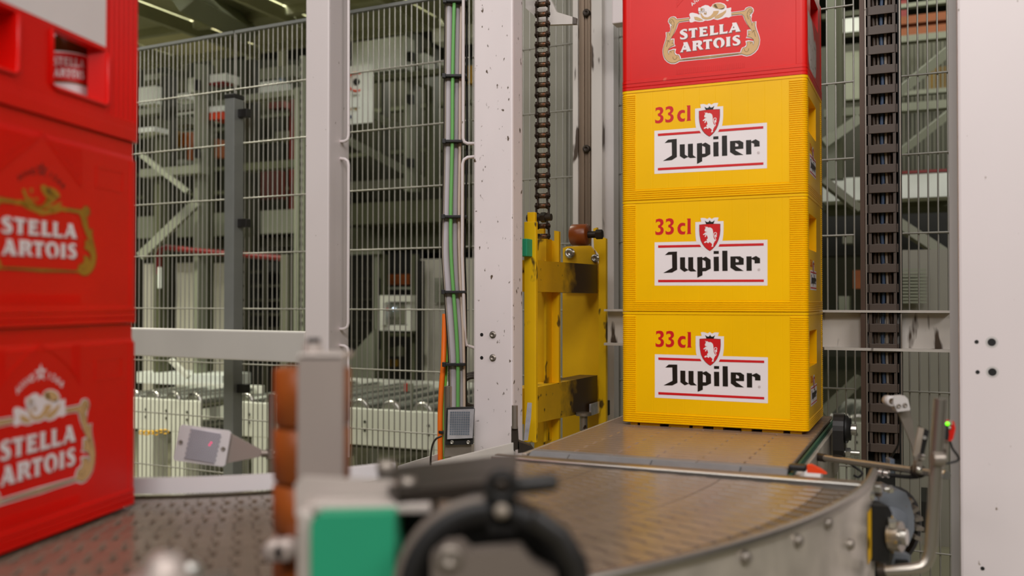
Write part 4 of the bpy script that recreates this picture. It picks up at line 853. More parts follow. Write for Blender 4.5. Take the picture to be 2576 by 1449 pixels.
# guide column with bronze rail
a = ubox_px(1441, 3.05)
gc = thing('guide_column', 'white guide column with bronze running rail behind the brown wheel', 'column', (a.x, a.y, 0), -TH)
MB().box(a + UP * 0.3, U * 0.018, W * 0.05, UP * 3, 0.002).build('flange', 'worn_white', gc)
MB().box(a + U * 0.072 - W * 0.02 + UP * 0.3, U * 0.036, W * 0.06, UP * 3, 0.002).build('flange', 'worn_white', gc)
MB().box(a + U * 0.018 + W * 0.012 + UP * 0.3, U * 0.054, W * 0.02, UP * 3).build('web', 'bronze_rail', gc)
MB().box(a + U * 0.026 + W * 0.004 + UP * 0.3, U * 0.012, W * 0.01, UP * 3, 0.002).box(a + U * 0.050 + W * 0.006 + UP * 0.3, U * 0.008, W * 0.008, UP * 3, 0.002).build('running_rail', 'bronze_rail', gc)
MB().box(a + U * 0.108 + W * 0.01 + UP * 0.3, U * 0.03, W * 0.05, UP * 3).build('back_flange', 'grey_paint', gc)
for py in (32, 374):
    c = P(1475, py, 3.03); MB().lathe(c, -W, [(0.012, -0.02), (0.012, 0.003), (0.0085, 0.005), (0.005, 0.005), (0.004, 0.001), (0, 0.001)], 18).build('bolt', 'dark_steel', gc)
MB().box(a - U * 0.02 - W * 0.02, U * 0.17, W * 0.1, UP * 0.31).build('foot', 'worn_white', gc)

# ------------------------------------------------------------------ yellow lift carriage
CN = ubox_px(1320, 2.26)                            # near end, on the line that runs away along W
def cp(px, py, off=0.0):                            # point of the carriage's right-hand face seen at a pixel
    o = CN + U * off; r_ = ray(px, py); k = (o.x * W.y - o.y * W.x) / (r_.x * W.y - r_.y * W.x); p = r_ * k; return Vector((p.x, p.y, p.z + EYE))
ca = thing('lift_carriage', 'yellow steel lift carriage with greasy cross bars hanging on the roller chain', 'lift carriage', (CN.x, CN.y, Zat(1115, 2.26, 1335)), PI / 2 - TH)
def plate(name, pts, off, th, m, **k):
    return MB().prism([cp(x, y, off) for x, y in pts], U * th).build(name, m, ca, **k)
MB().box(CN - U * 0.002 + UP * Zat(1112, 2.26, 1335), U * 0.031, W * 0.014, UP * (Zat(558, 2.26, 1335) - Zat(1112, 2.26, 1335)), 0.002).build('near_upright', 'yellow_paint', ca)
MB().box(CN - U * 0.002 + W * 0.02 + UP * Zat(600, 2.26, 1335), U * 0.020, W * 0.014, UP * (Zat(532, 2.26, 1335) - Zat(600, 2.26, 1335)), 0.002).build('lifting_lug', 'yellow_paint', ca)
QF = cp(1503, 756); QF = Vector((QF.x, QF.y, 0))       # far end of the carriage: plates that face the aisle
def facing(name, pts, s, th, m, **k):               # plate across the belt direction, s metres behind the near end
    o = CN + W * s
    def at(px, py):
        r_ = ray(px, py); q_ = r_ * (o.dot(W) / r_.dot(W)); return Vector((q_.x, q_.y, q_.z + EYE))
    return MB().prism([at(x, y) for x, y in pts], W * th).build(name, m, ca, **k), at
SF = (QF - CN).dot(W)
facing('back_plate', [(1344, 575), (1368, 574), (1368, 600), (1394, 606), (1394, 580), (1406, 582), (1406, 1105), (1344, 1130)], 0.24, 0.012, 'yellow_paint')
facing('inner_rib', [(1368, 600), (1374, 600), (1374, 1110), (1368, 1112)], 0.20, 0.040, 'yellow_paint')
facing('far_panel', [(1415, 690), (1521, 690), (1521, 1062), (1415, 1105)], SF + 0.030, 0.010, 'yellow_clean')
facing('wheel_bracket', [(1416, 624), (1426, 620), (1484, 618), (1494, 630), (1504, 672), (1504, 728), (1416, 728)], SF + 0.012, 0.014, 'yellow_clean')
facing('far_upright', [(1492, 575), (1501, 572), (1503, 600), (1513, 596), (1524, 600), (1524, 1062), (1506, 1068), (1506, 640), (1494, 625)], SF + 0.004, 0.016, 'yellow_paint')
def bar(y0a, y0b, y1a, y1b, off):
    pts = [cp(1332, y0a, off), cp(1503, y0b, off), cp(1503, y1b, off), cp(1332, y1a, off)]
    MB().prism(pts, U * -0.055).build('cross_bar', 'yellow_greasy', ca, label='yellow cross bar half covered in dark grease')
bar(654, 666, 733, 738, 0.0); bar(978, 944, 1068, 1032, 0.0)
q = cp(1330, 625, 0.012); MB().box(q - U * 0.03 - W * 0.03 - UP * 0.020, U * 0.038, W * 0.035, UP * 0.042, 0.002).build('slide_pad', 'green_plastic', ca, label='green plastic slide pad')
for px, py, r in ((1434, 637, 0.0135), (1498, 650, 0.0105)):
    r_ = ray(px, py); c = r_ * ((CN + W * (SF + 0.004)).dot(W) / r_.dot(W)); c = Vector((c.x, c.y, c.z + EYE)); MB().lathe(c, -W, [(r * 1.15, 0), (r * 1.15, 0.003), (r, 0.003), (r, 0.010), (r * 0.55, 0.010), (r * 0.5, 0.004), (0, 0.004)], 18).build('bolt', 'zinc', ca)
c = cp(1462, 590, -0.03)
ax = (U * 0.72 + W * 0.69).normalized()
c = P(1460, 591, 2.66)
MB().lathe(c - U * 0.026, U, [(0, 0), (0.0285, 0), (0.031, 0.003), (0.031, 0.047), (0.0285, 0.050), (0, 0.05)], 28).build('guide_wheel', 'wheel_brown', ca, label='brown polyurethane guide wheel')
MB().cyl(c + U * 0.024, c + U * 0.058, 0.010, n=12).cyl(c + U * 0.048, c + U * 0.066, 0.014, n=6, smooth=False).build('wheel_axle', 'dark_steel', ca)
c = cp(1345, 548, 0.0); MB().cyl(c - U * 0.02, c + U * 0.045, 0.009, n=10).cyl(c + U * 0.018, c + U * 0.03, 0.013, n=6, smooth=False).build('chain_pin', 'dark_steel', ca)
c = P(1468, 1056, 2.58); MB().cyl(c - UP * 0.03, c + UP * 0.015, 0.011, n=14).cyl(c + UP * 0.012, c + UP * 0.02, 0.022, n=14).build('buffer_pin', 'dull_steel', ca)
c = cp(1482, 1046, 0.006); MB().box(c, W * 0.075, U * 0.006, UP * 0.034, 0.001).build('reflector', 'reflector_bright', ca, label='small silver reflector')
c = cp(1514, 1046, 0.004); MB().box(c, W * 0.03, U * 0.016, UP * 0.045, 0.002).build('sensor_block', 'rubber_black', ca)
# ------------------------------------------------------------------ roller chain
ch = thing('roller_chain', 'rusty brown roller chain hanging above the yellow carriage', 'chain', P(1365, 590, 2.36), -TH)
PC = 0.0258; top = Zat(-40, 2.36, 1365); cx0 = P(1365, 756, 2.36); n = 26
CA = (U * 0.98 + W * 0.17).normalized()             # pin direction of the chain
def lk(z, off):                                     # figure-eight link plate between two pins
    o = Vector((cx0.x, cx0.y, z)) + CA * off; e = CA.cross(UP)
    pts = []
    for i in range(7): a = PI * i / 6; pts.append(o + e * math.cos(a) * 0.0085 + UP * math.sin(a) * 0.0085)
    pts.append(o - e * 0.0062 - UP * PC / 2)
    for i in range(7): a = PI + PI * i / 6; pts.append(o - UP * PC + e * math.cos(a) * 0.0085 + UP * math.sin(a) * 0.0085)
    pts.append(o + e * 0.0062 - UP * PC / 2)
    return pts
z0 = Zat(36, 2.36, 1365) + PC * 3
def chain_mesh(kind):
    o = Vector((cx0.x, cx0.y, 0)); mb = MB()
    if kind == 'roller': mb.lathe(o - CA * 0.013, CA, [(0, 0), (0.0066, 0), (0.0066, 0.026), (0, 0.026)], 14)
    elif kind == 'inner': mb.prism([p for p in lk(0, -0.0135)], CA * 0.003); mb.prism([p for p in lk(0, 0.0105)], CA * 0.003)
    else: mb.prism([p for p in lk(0, -0.0175)], CA * 0.003); mb.prism([p for p in lk(0, 0.0145)], CA * 0.003); mb.cyl(o - CA * 0.020, o + CA * 0.020, 0.004, n=10); mb.cyl(o - CA * 0.020 - UP * PC, o + CA * 0.020 - UP * PC, 0.004, n=10)
    mb.v = [tuple(Vector(v) - Vector((cx0.x, cx0.y, 0))) for v in mb.v]
    me = mb.mesh('chain_' + kind, 'chain_steel' if kind == 'roller' else 'chain_plate'); b_ = bmesh.new(); b_.from_mesh(me); bmesh.ops.recalc_face_normals(b_, faces=b_.faces[:]); b_.to_mesh(me); b_.free(); return me
mr, mi, mo = chain_mesh('roller'), chain_mesh('inner'), chain_mesh('outer')
k = 0; z = z0
while z > Zat(588, 2.36, 1365):
    share(mr, 'roller', ch, Matrix.Translation((cx0.x, cx0.y, z)))
    share(mi if k % 2 else mo, 'link_plate', ch, Matrix.Translation((cx0.x, cx0.y, z))); z -= PC; k += 1
share(mr, 'roller', ch, Matrix.Translation((cx0.x, cx0.y, z)))

# ------------------------------------------------------------------ cable chain on the right
D0 = 2.42
a = ubox_px(2165, D0)
tr = thing('cable_chain_tray', 'brown upright steel tray that holds the cable chain', 'tray', (a.x, a.y, 0), -TH)
zb_, zt_ = Zat(1175, D0, 2200), 2.5
MB().box(a + UP * zb_, U * 0.012, W * 0.05, UP * (zt_ - zb_)).build('left_flange', 'tray_brown', tr)
MB().box(a + U * 0.013 - W * 0.001 + UP * zb_, U * 0.003, W * 0.05, UP * (zt_ - zb_)).box(a + U * 0.096 + UP * zb_, U * 0.003, W * 0.05, UP * (zt_ - zb_)).build('edge_strip', 'dull_steel', tr)
MB().box(a + UP * zb_ + W * 0.05, U * 0.10, W * 0.004, UP * (zt_ - zb_)).build('back_sheet', 'mach_black', tr)
MB().box(a + U * 0.0925 + UP * zb_ + W * 0.006, U * 0.0035, W * 0.044, UP * (zt_ - zb_)).build('right_flange', 'rubber_black', tr)
MB().box(a + U * 0.01 + W * 0.01, U * 0.07, W * 0.03, UP * zb_).build('stand', 'mach_black', tr)
cc = thing('cable_chain', 'dark brown plastic cable chain of open links right of the crates', 'cable chain', (a.x, a.y, zb_), -TH)
PL = 0.0517; zl = Zat(41, D0, 2210) + 2 * PL
o = Vector((0, 0, 0)); c0 = a + U * 0.0195 + W * 0.006
mlk = []
for alt in (0, 1):
    mb = MB()
    for x in (0.0, 0.060):
        mb.box(U * x - W * (0.002 if alt else 0.0), U * 0.008, W * 0.034, UP * PL * 1.02, 0.001)
        mb.box(U * (x + (0.0085 if x > 0 else -0.0045)) - W * 0.001, U * 0.004, W * 0.03, UP * 0.022, 0.001)
    mb.box(-W * 0.004 + U * 0.002, U * 0.064, W * 0.004, UP * 0.022, 0.0012)
    mb.box(-W * 0.003 + U * (0.016), U * 0.014, W * 0.003, UP * 0.0235).box(-W * 0.003 + U * 0.036, U * 0.014, W * 0.003, UP * (0.0235 if alt else 0.022))
    mb.box(W * 0.030 + U * 0.002, U * 0.064, W * 0.004, UP * 0.018)
    me = mb.mesh('chain_link', 'link_brown'); b_ = bmesh.new(); b_.from_mesh(me); bmesh.ops.recalc_face_normals(b_, faces=b_.faces[:]); b_.to_mesh(me); b_.free(); mlk.append(me)
k = 0; z = zl
while z > zb_ - 0.01: share(mlk[k % 2], 'chain_link', cc, Matrix.Translation((c0.x, c0.y, z))); z -= PL; k += 1
for x, m, r in ((0.014, 'hose_brown', 0.005), (0.024, 'hose_dull', 0.0035), (0.034, 'hose_blue', 0.0048), (0.044, 'hose_grey', 0.004), (0.053, 'hose_brown', 0.005)):
    MB().tube([c0 + U * (x + 0.0015 * math.sin(i * 1.3 + x * 90)) + W * 0.016 + UP * (zb_ + i * (zl + PL - zb_) / 24) for i in range(25)], r, 8).build('hose', m, cc)

# ------------------------------------------------------------------ cable bundle
cb = thing('cable_bundle', 'bundle of grey, green and cream cables held by black cable ties', 'cables', P(1145, 1150, 2.27), 0)
YS = [-40, 0, 190, 355, 545, 640, 735, 830, 917, 1030]
def cable(name, xs, w, m, d, y1=None, **k):
    pts = [P(x, y, d) for x, y in zip(xs, YS)]
    # smooth through the points
    out = []
    for i in range(len(pts) - 1):
        p0, p1, p2, p3 = pts[max(i - 1, 0)], pts[i], pts[i + 1], pts[min(i + 2, len(pts) - 1)]
        for j in range(5):
            t = j / 5; out.append(0.5 * ((2 * p1) + (p2 - p0) * t + (2 * p0 - 5 * p1 + 4 * p2 - p3) * t * t + (3 * p1 - p0 - 3 * p2 + p3) * t ** 3))
    out.append(pts[-1]); MB().tube(out, w / 2 * d / FPX, 10).build(name, m, cb, **k)
cable('grey_cable', [1130, 1129, 1128, 1127, 1123, 1121, 1128, 1134, 1140, 1141], 20, 'grey_cable', 2.27)
cable('grey_cable', [1152, 1151, 1149, 1147, 1144, 1144, 1148, 1156, 1161, 1163], 16, 'grey_cable', 2.275)
cable('green_cable', [1144, 1143, 1139, 1138, 1134, 1135, 1141, 1148, 1152, 1152], 9.5, 'green_cable', 2.255, label='bright green cable')
cable('cream_cable', [1162, 1161, 1158, 1157, 1155, 1156, 1160, 1165, 1167, 1168], 7.5, 'cream_cable', 2.265, label='cream cable')
cable('black_cable', [1174, 1174, 1174, 1175, 1171, 1169, 1172, 1173, 1172, 1173], 5, 'rubber_black', 2.285, label='black cable')
cable('thin_cable', [1121, 1120, 1118, 1117, 1113, 1112, 1118, 1124, 1129, 1130], 3.5, 'dark_steel', 2.265)
cable('thin_cable', [1124, 1123, 1121, 1120, 1116, 1114, 1120, 1127, 1132, 1133], 3.5, 'hose_grey', 2.262)
for y, x0, x1 in ((0, 1117, 1175), (189, 1115, 1175), (354, 1115, 1176), (544, 1113, 1175), (734, 1113, 1172), (917, 1115, 1170)):
    MB().box(P(x0, y + 3.5, 2.245), P(x1, y + 3.5, 2.245) - P(x0, y + 3.5, 2.245), Y * 0.05, UP * 0.0062, 0.001).box(P(x0 - 3, y + 6, 2.243), P(x0 + 6, y + 6, 2.243) - P(x0 - 3, y + 6, 2.243), Y * 0.012, UP * 0.011, 0.001).build('cable_tie', 'rubber_black', cb)
def free_cable(label, pts, w, m, group=None):
    P_ = [P(*q) for q in pts]; mb = MB(); out = []
    for i in range(len(P_) - 1):
        p0, p1, p2, p3 = P_[max(i - 1, 0)], P_[i], P_[i + 1], P_[min(i + 2, len(P_) - 1)]
        for j in range(5):
            t = j / 5; out.append(0.5 * ((2 * p1) + (p2 - p0) * t + (2 * p0 - 5 * p1 + 4 * p2 - p3) * t * t + (3 * p1 - p0 - 3 * p2 + p3) * t ** 3))
    out.append(P_[-1]); return solo(mb.tube(out, w / 2 * pts[0][2] / FPX, 8), 'cable', m, label, 'cable', group)
free_cable('orange cable running down left of the bundle', [(1119, 790, 2.30), (1117, 860, 2.29), (1115, 917, 2.28), (1110, 980, 2.28), (1107, 1060, 2.28), (1108, 1180, 2.28)], 13, 'orange_cable')
free_cable('lime green cable just right of the orange one', [(1122, 800, 2.31), (1123, 860, 2.30), (1123, 917, 2.29), (1118, 990, 2.29), (1114, 1060, 2.29), (1116, 1180, 2.29)], 8, 'lime_cable')
free_cable('thin dark cable looping from the square reflector to the conveyor', [(1112, 1097, 2.1), (1097, 1104, 2.1), (1088, 1120, 2.1), (1084, 1145, 2.1), (1083, 1170, 2.1)], 5, 'dark_steel')
solo(MB().box(P(1103, 1090, 2.27), P(1118, 1092, 2.27) - P(1103, 1090, 2.27), Y * 0.02, UP * 0.006, 0.001), 'cable_tie', 'rubber_black', 'black cable tie around the orange cable low down', 'cable tie')
# ------------------------------------------------------------------ reflectors and sensors
d = 2.08
sr = thing('square_reflector', 'square clear reflector on a steel bracket in front of the white post', 'reflector', P(1158, 1150, d), 0)
def qbox(mb, pts, th, d=d): return mb.prism([P(x, y, d) for x, y in pts], Y * th)
qbox(MB(), [(1123, 1026), (1190, 1024), (1194, 1030), (1190, 1118), (1120, 1120)], 0.012).build('backing_plate', 'rubber_black', sr)
d = 2.072
qbox(MB(), [(1127, 1031), (1193, 1029), (1189, 1102), (1125, 1105)], 0.006, d).build('lens', 'reflector_bright', sr)
mb = MB()
for i in range(9):
    for j in range(10):
        x, y = 1135 + i * 5.6 - j * 0.2, 1038 + j * 6.0
        mb.prism([P(x + dx, y + dy, d - 0.0006) for dx, dy in ((-2.3, 2.4), (2.3, 2.4), (2.3, -2.4), (-2.3, -2.4))], Y * 0.0006)
mb.build('prism_field', 'reflector_blue', sr, kind='stuff')
for x in (1137, 1178): MB().lathe(P(x, 1112, 2.08), -Y, [(0.0042, 0), (0.0042, 0.004), (0.0022, 0.004), (0.002, 0.001), (0, 0.001)], 12).build('screw', 'zinc', sr)
qbox(MB(), [(1121, 1116), (1186, 1114), (1186, 1140), (1118, 1150)], 0.004, 2.09).build('bracket', 'dull_steel', sr)
MB().cyl(P(1127, 972, 2.11), P(1126, 1150, 2.11), 0.0092, n=14).build('rod', 'stainless', sr)
# reflector on a tapered arm at the inner guide
d = 1.50
ar = thing('tilted_reflector', 'white framed hexagon-patterned reflector on a tapered steel arm left of centre', 'reflector', P(683, 1200, d), 0)
MB().cyl(P(683, 990, d), P(683, 1200, d), 0.0058, n=14).build('rod', 'stainless', ar)
qbox(MB(), [(572, 1084), (585, 1094), (650, 1128), (664, 1136), (664, 1146), (650, 1150), (566, 1166)], 0.003, d - 0.004).build('arm', 'bar_steel', ar)
MB().cyl(P(660, 1141, d - 0.002), P(692, 1140, d - 0.002), 0.006, n=12).cyl(P(683, 1130, d), P(683, 1153, d), 0.0085, n=14).build('clamp', 'dull_steel', ar)
mb = MB(); fr_ = [(457, 1069), (575, 1084), (580, 1090), (566, 1170), (560, 1174), (440, 1159), (436, 1153), (452, 1073)]
qbox(mb, fr_, 0.005, d - 0.012); mb.build('frame', 'guide_white', ar)
def rp(u, v): return (482 + u * 74 - v * 17, 1078 + u * 13 + v * 76)   # across and down the tilted plate
qbox(MB(), [rp(0, 0), rp(1, 0), rp(1, 1), rp(0, 1)], 0.0015, d - 0.0135).build('lens', 'reflector_face', ar)
mb = MB(); mk = MB()
for j in range(13):
    for i in range(14):
        u_, v_ = (i + (0.5 if j % 2 else 0)) / 13.5, (j + 0.5) / 13
        if u_ > 1.02: continue
        pts = [(u_ + 0.030 * math.cos(t), v_ + 0.030 * math.sin(t)) for t in [PI / 6 + PI / 3 * q for q in range(6)]]
        (mk if (i, j) in ((10, 4), (9, 5)) else mb).prism([P(*rp(a, b), d - 0.0142) for a, b in pts], Y * 0.0008)
mb.build('hexagon_cells', 'reflector_hole', ar, kind='stuff'); mk.build('laser_spot', 'laser_pink', ar, label='pink laser spot')
for x, y in ((455, 1112), (562, 1129)): MB().lathe(P(x, y, d - 0.012), -Y, [(0.0034, 0), (0.0034, 0.0014), (0.0018, 0.0014), (0.0016, 0.0004), (0, 0.0004)], 12).build('screw', 'dull_steel', ar)
# small steel parts beside the white post
d = 2.0
pn = thing('stop_pin', 'short steel pin in a rusty block at the foot of the white post', 'pin', P(1296, 1130, d), 0)
MB().cyl(P(1295, 1020, d), P(1295, 1078, d), 0.0066, n=14).build('pin', 'dull_steel', pn)
qbox(MB(), [(1286, 1075), (1303, 1073), (1306, 1130), (1286, 1134)], 0.02, d).build('block', 'dark_steel', pn)
qbox(MB(), [(1303, 1110), (1335, 1122), (1345, 1135), (1303, 1140)], 0.03, d).build('clamp', 'dark_steel', pn)
solo(qbox(MB(), [(1327, 1013), (1338, 1014), (1336, 1050), (1328, 1108), (1318, 1108), (1322, 1060)], 0.008, 2.16), 'strip_reflector', 'reflector_bright', 'narrow white upright reflector strip in front of the yellow carriage', 'reflector')
# conveyor side plate left of the sill
q0, q1 = P(1085, 1163, 1.86), P(1292, 1113, 2.0)
solo(MB().box(q0, q1 - q0, W * 0.010, UP * -0.045, 0.002), 'side_rail', 'worn_white', 'low worn white rail in front of the foot of the white post', 'rail')
q0, q1 = P(1000, 1172, 2.15), P(1186, 1118, 2.4)
solo(MB().box(q0, q1 - q0, W * 0.12, UP * -0.03, 0.002), 'cover_sheet', 'grey_paint', 'grey cover sheet below the orange cable', 'cover')

# ------------------------------------------------------------------ rods, sensors and motor on the right
d0, d1 = 1.78, 1.50
rd = thing('support_rod', 'horizontal steel rod in front of the cable chain', 'rod', P(2060, 1160, d0), 0)
def rp2(px): t = (px - 2060) / 300; return P(px, 1150 + 42 * t, d0 + (d1 - d0) * t)
MB().cyl(rp2(2070), rp2(2345), 0.0062, n=14).build('rod', 'stainless', rd)
MB().cyl(rp2(2058), rp2(2076), 0.0078, n=10).build('collar', 'dark_steel', rd); MB().cyl(rp2(2300), rp2(2318), 0.010, n=14).build('collar', 'dark_steel', rd)
MB().cyl(rp2(2345), rp2(2378), 0.0075, n=8).cyl(rp2(2374), rp2(2383), 0.0075, n=6, smooth=False).build('end_nut', 'zinc', rd)
c = rp2(2245); MB().box(c - X * 0.004 - UP * 0.014, X * 0.008, Y * 0.02, UP * 0.028, 0.001).build('cable_tie', 'reflector_blue', rd)
free_cable('black sensor cable draped over the steel rod', [(2097, 1148, 1.74), (2118, 1150, 1.72), (2140, 1168, 1.71), (2168, 1188, 1.70), (2160, 1200, 1.70), (2148, 1196, 1.70)], 6, 'rubber_black')
free_cable('thick black cable with metal connectors under the steel rod', [(2216, 1190, 1.60), (2240, 1195, 1.59), (2290, 1200, 1.56), (2320, 1196, 1.54), (2338, 1182, 1.53)], 10, 'rubber_black')
solo(MB().cyl(P(2212, 1189, 1.595), P(2222, 1191, 1.59), 0.0075, n=12).cyl(P(2225, 1191, 1.59), P(2236, 1193, 1.585), 0.0065, n=12), 'plug_connector', 'zinc', 'metal plug connector on the thick black cable', 'connector')
# arm with clamp in front of the cable chain
d = 1.60
am = thing('sensor_arm', 'flat grey arm with a two-bolt clamp leaning in front of the cable chain', 'arm', P(2300, 1180, d), 0)
qbox(MB(), [(2256, 1028), (2286, 1028), (2296, 1060), (2300, 1090), (2312, 1150), (2318, 1160), (2302, 1165), (2294, 1120)], 0.004, d).build('arm', 'dull_steel', am)
mb = MB(); qbox(mb, [(2248, 999), (2276, 996), (2284, 1004), (2290, 1029), (2289, 1032), (2258, 1036), (2248, 1016)], 0.02, d - 0.02); mb.build('clamp_block', 'grey_paint', am)
MB().lathe(P(2244, 1010, d - 0.018), Y, [(0.0055, 0), (0.0088, 0), (0.0088, 0.022), (0.0055, 0.022), (0.0055, 0)], 18).build('clamp_eye', 'grey_paint', am)
for x, y in ((2260, 1021), (2276, 1019)): MB().lathe(P(x, y, d - 0.0205), -Y, [(0.0038, 0), (0.0038, 0.002), (0.002, 0.002), (0.0018, 0.0005), (0, 0.0005)], 12).build('screw', 'dull_steel', am)
d = 1.47
pr = thing('plate_reflector', 'slanted brownish reflector plate in a black holder beside the bent tube', 'reflector', P(2320, 1150, d), 0)
qbox(MB(), [(2312, 1074), (2325, 1078), (2312, 1150), (2298, 1146)], 0.004, d).build('lens', 'hose_grey', pr)
qbox(MB(), [(2314, 1072), (2338, 1084), (2322, 1154), (2311, 1148), (2325, 1080)], 0.012, d + 0.003).build('holder', 'rubber_black', pr)
MB().cyl(P(2326, 1101, d - 0.002), P(2326, 1101, d + 0.004), 0.003, n=10).cyl(P(2314, 1148, d - 0.004), P(2322, 1150, d), 0.0045, n=10).build('screw', 'zinc', pr)
qbox(MB(), [(2306, 1160), (2320, 1158), (2320, 1192), (2304, 1190)], 0.012, d).build('bracket', 'dull_steel', pr)
MB().lathe(P(2311, 1181, d - 0.001), -Y, [(0.0048, 0), (0.0048, 0.003), (0, 0.004)], 12).build('bolt', 'zinc', pr)
d = 1.42
sn = thing('laser_sensor', 'red and black photo sensor with glowing green light right of the bent tube', 'sensor', P(2388, 1110, d), 0)
qbox(MB(), [(2376, 1066), (2400, 1060), (2404, 1078), (2398, 1104), (2392, 1110), (2378, 1108)], 0.02, d).build('housing', 'sensor_red', sn)
qbox(MB(), [(2374, 1068), (2385, 1070), (2388, 1092), (2386, 1108), (2374, 1106)], 0.006, d - 0.004).build('window', 'rubber_black', sn)
qbox(MB(), [(2376, 1064), (2394, 1058), (2397, 1068), (2378, 1070)], 0.004, d - 0.003).build('top_cover', 'hose_grey', sn)
MB().lathe(P(2383, 1066, d - 0.004), -Y, [(0.0028, 0), (0.0022, 0.002), (0, 0.0026)], 10).build('led', 'led_green', sn, label='lit green light')
MB().lathe(P(2388, 1076, d - 0.002), -Y, [(0.0026, 0), (0.0026, 0.002), (0, 0.0026)], 10).build('screw', 'zinc', sn)
qbox(MB(), [(2366, 1108), (2388, 1112), (2378, 1176), (2366, 1180)], 0.003, d + 0.004).build('bracket', 'dull_steel', sn)
free_cable('black cable bending down from the red photo sensor', [(2390, 1110, 1.43), (2396, 1128, 1.43), (2410, 1148, 1.43), (2410, 1158, 1.43), (2396, 1163, 1.43), (2380, 1166, 1.43)], 6, 'rubber_black')
free_cable('dark cable hanging behind the flat grey arm', [(2258, 1036, 1.64), (2265, 1060, 1.66), (2262, 1110, 1.68), (2248, 1140, 1.70), (2230, 1165, 1.72)], 6, 'rubber_black')
# bent tube
d = 1.30
bt = thing('bent_tube', 'bent stainless tube rising in front of the right white post', 'tube', P(2340, 1420, d), 0)
MB().tube([P(2366, 1003, d), P(2358, 1120, d), P(2350, 1250, d), P(2342, 1370, d), P(2338, 1398, d), P(2330, 1416, d), P(2316, 1427, d), P(2295, 1432, d), P(2225, 1438, d + 0.02)], 0.0083, 16).build('tube', 'stainless', bt)
MB().tube([P(2345, 1155, d - 0.006), P(2372, 1155, d - 0.006)], 0.010, 14).build('ring_clamp', 'dull_steel', bt)
MB().cyl(P(2230, 1437, d + 0.02), P(2212, 1439, d + 0.025), 0.011, n=16).build('socket', 'dark_steel', bt)
# gear motor and bearing block
d = 1.55
gm = thing('gear_motor', 'dusty blue-grey gear motor under the steel rod on the right', 'motor', P(2250, 1449, d), 0)
MB().lathe(P(2232, 1330, d), (0.35, -0.94, 0), [(0, -0.10), (0.055, -0.10), (0.058, -0.03), (0.053, 0.0), (0.040, 0.008), (0.035, 0.02), (0, 0.02)], 28).build('housing', 'motor_blue', gm)
qbox(MB(), [(2212, 1240), (2250, 1232), (2280, 1240), (2290, 1262), (2300, 1300), (2300, 1335), (2290, 1362), (2262, 1376), (2212, 1340)], 0.05, d - 0.01).build('flange_plate', 'motor_blue', gm)
for i in range(9):
    a = math.radians(100 - i * 15); c = P(2232, 1330, d + 0.03); r = 0.056
    e = Vector((math.cos(a), 0.1, math.sin(a))).normalized(); MB().box(c + e * r - X * 0.004, Vector((-math.sin(a), 0, math.cos(a))) * 0.006, Y * 0.06, e * 0.014).build('cooling_fin', 'dull_steel', gm)
MB().lathe(P(2238, 1325, d + 0.06), (0.35, -0.94, 0), [(0.064, -0.05), (0.071, -0.05), (0.071, 0.0), (0.064, 0.0)], 28).build('fan_cover', 'rubber_black', gm)
qbox(MB(), [(2250, 1392), (2290, 1396), (2288, 1440), (2238, 1440)], 0.06, d - 0.12).build('terminal_box', 'motor_blue', gm)
qbox(MB(), [(2256, 1408), (2286, 1410), (2284, 1432), (2254, 1430)], 0.004, d - 0.124).build('terminal_lid', 'rubber_black', gm)
MB().box(P(2235, 1449, d) - UP * 0.62, X * 0.06, Y * 0.06, UP * 0.60).build('stand', 'dull_steel', gm)
d = 1.36
bb = thing('bearing_block', 'black bearing block with steel shaft at the end of the curved side sheet', 'bearing', P(2215, 1449, d), 0)
mb = MB(); mb.prism([P(x, y, d) for x, y in ((2194, 1272), (2236, 1274), (2244, 1290), (2238, 1412), (2194, 1412))], Y * 0.04); mb.build('housing', 'rubber_black', bb)
MB().cyl(P(2234, 1316, d - 0.004), P(2252, 1317, d - 0.006), 0.0085, n=6, smooth=False).build('bolt_head', 'zinc', bb)
MB().cyl(P(2240, 1348, d + 0.01), P(2268, 1350, d), 0.022, n=20).build('collar', 'stainless', bb)
MB().cyl(P(2266, 1350, d), P(2282, 1351, d - 0.005), 0.012, n=16).cyl(P(2255, 1364, d - 0.02), P(2262, 1365, d - 0.025), 0.004, n=8).build('shaft', 'zinc', bb)
qbox(MB(), [(2240, 1292), (2246, 1300), (2252, 1384), (2246, 1392)], 0.03, d + 0.01).build('shim', 'sticker_yellow', bb)
for x, y, dd in ((2188, 1246, 1.37), (2236, 1231, 1.5)):
    solo(MB().cyl(P(x - 12, y, dd), P(x + 8, y, dd), 0.0042, n=12).cyl(P(x - 2, y, dd), P(x + 8, y, dd), 0.0068, n=6, smooth=False), 'bolt', 'zinc', 'bolt end beside the yellow sticker' if x < 2200 else 'bolt end above the blue-grey motor', 'bolt')

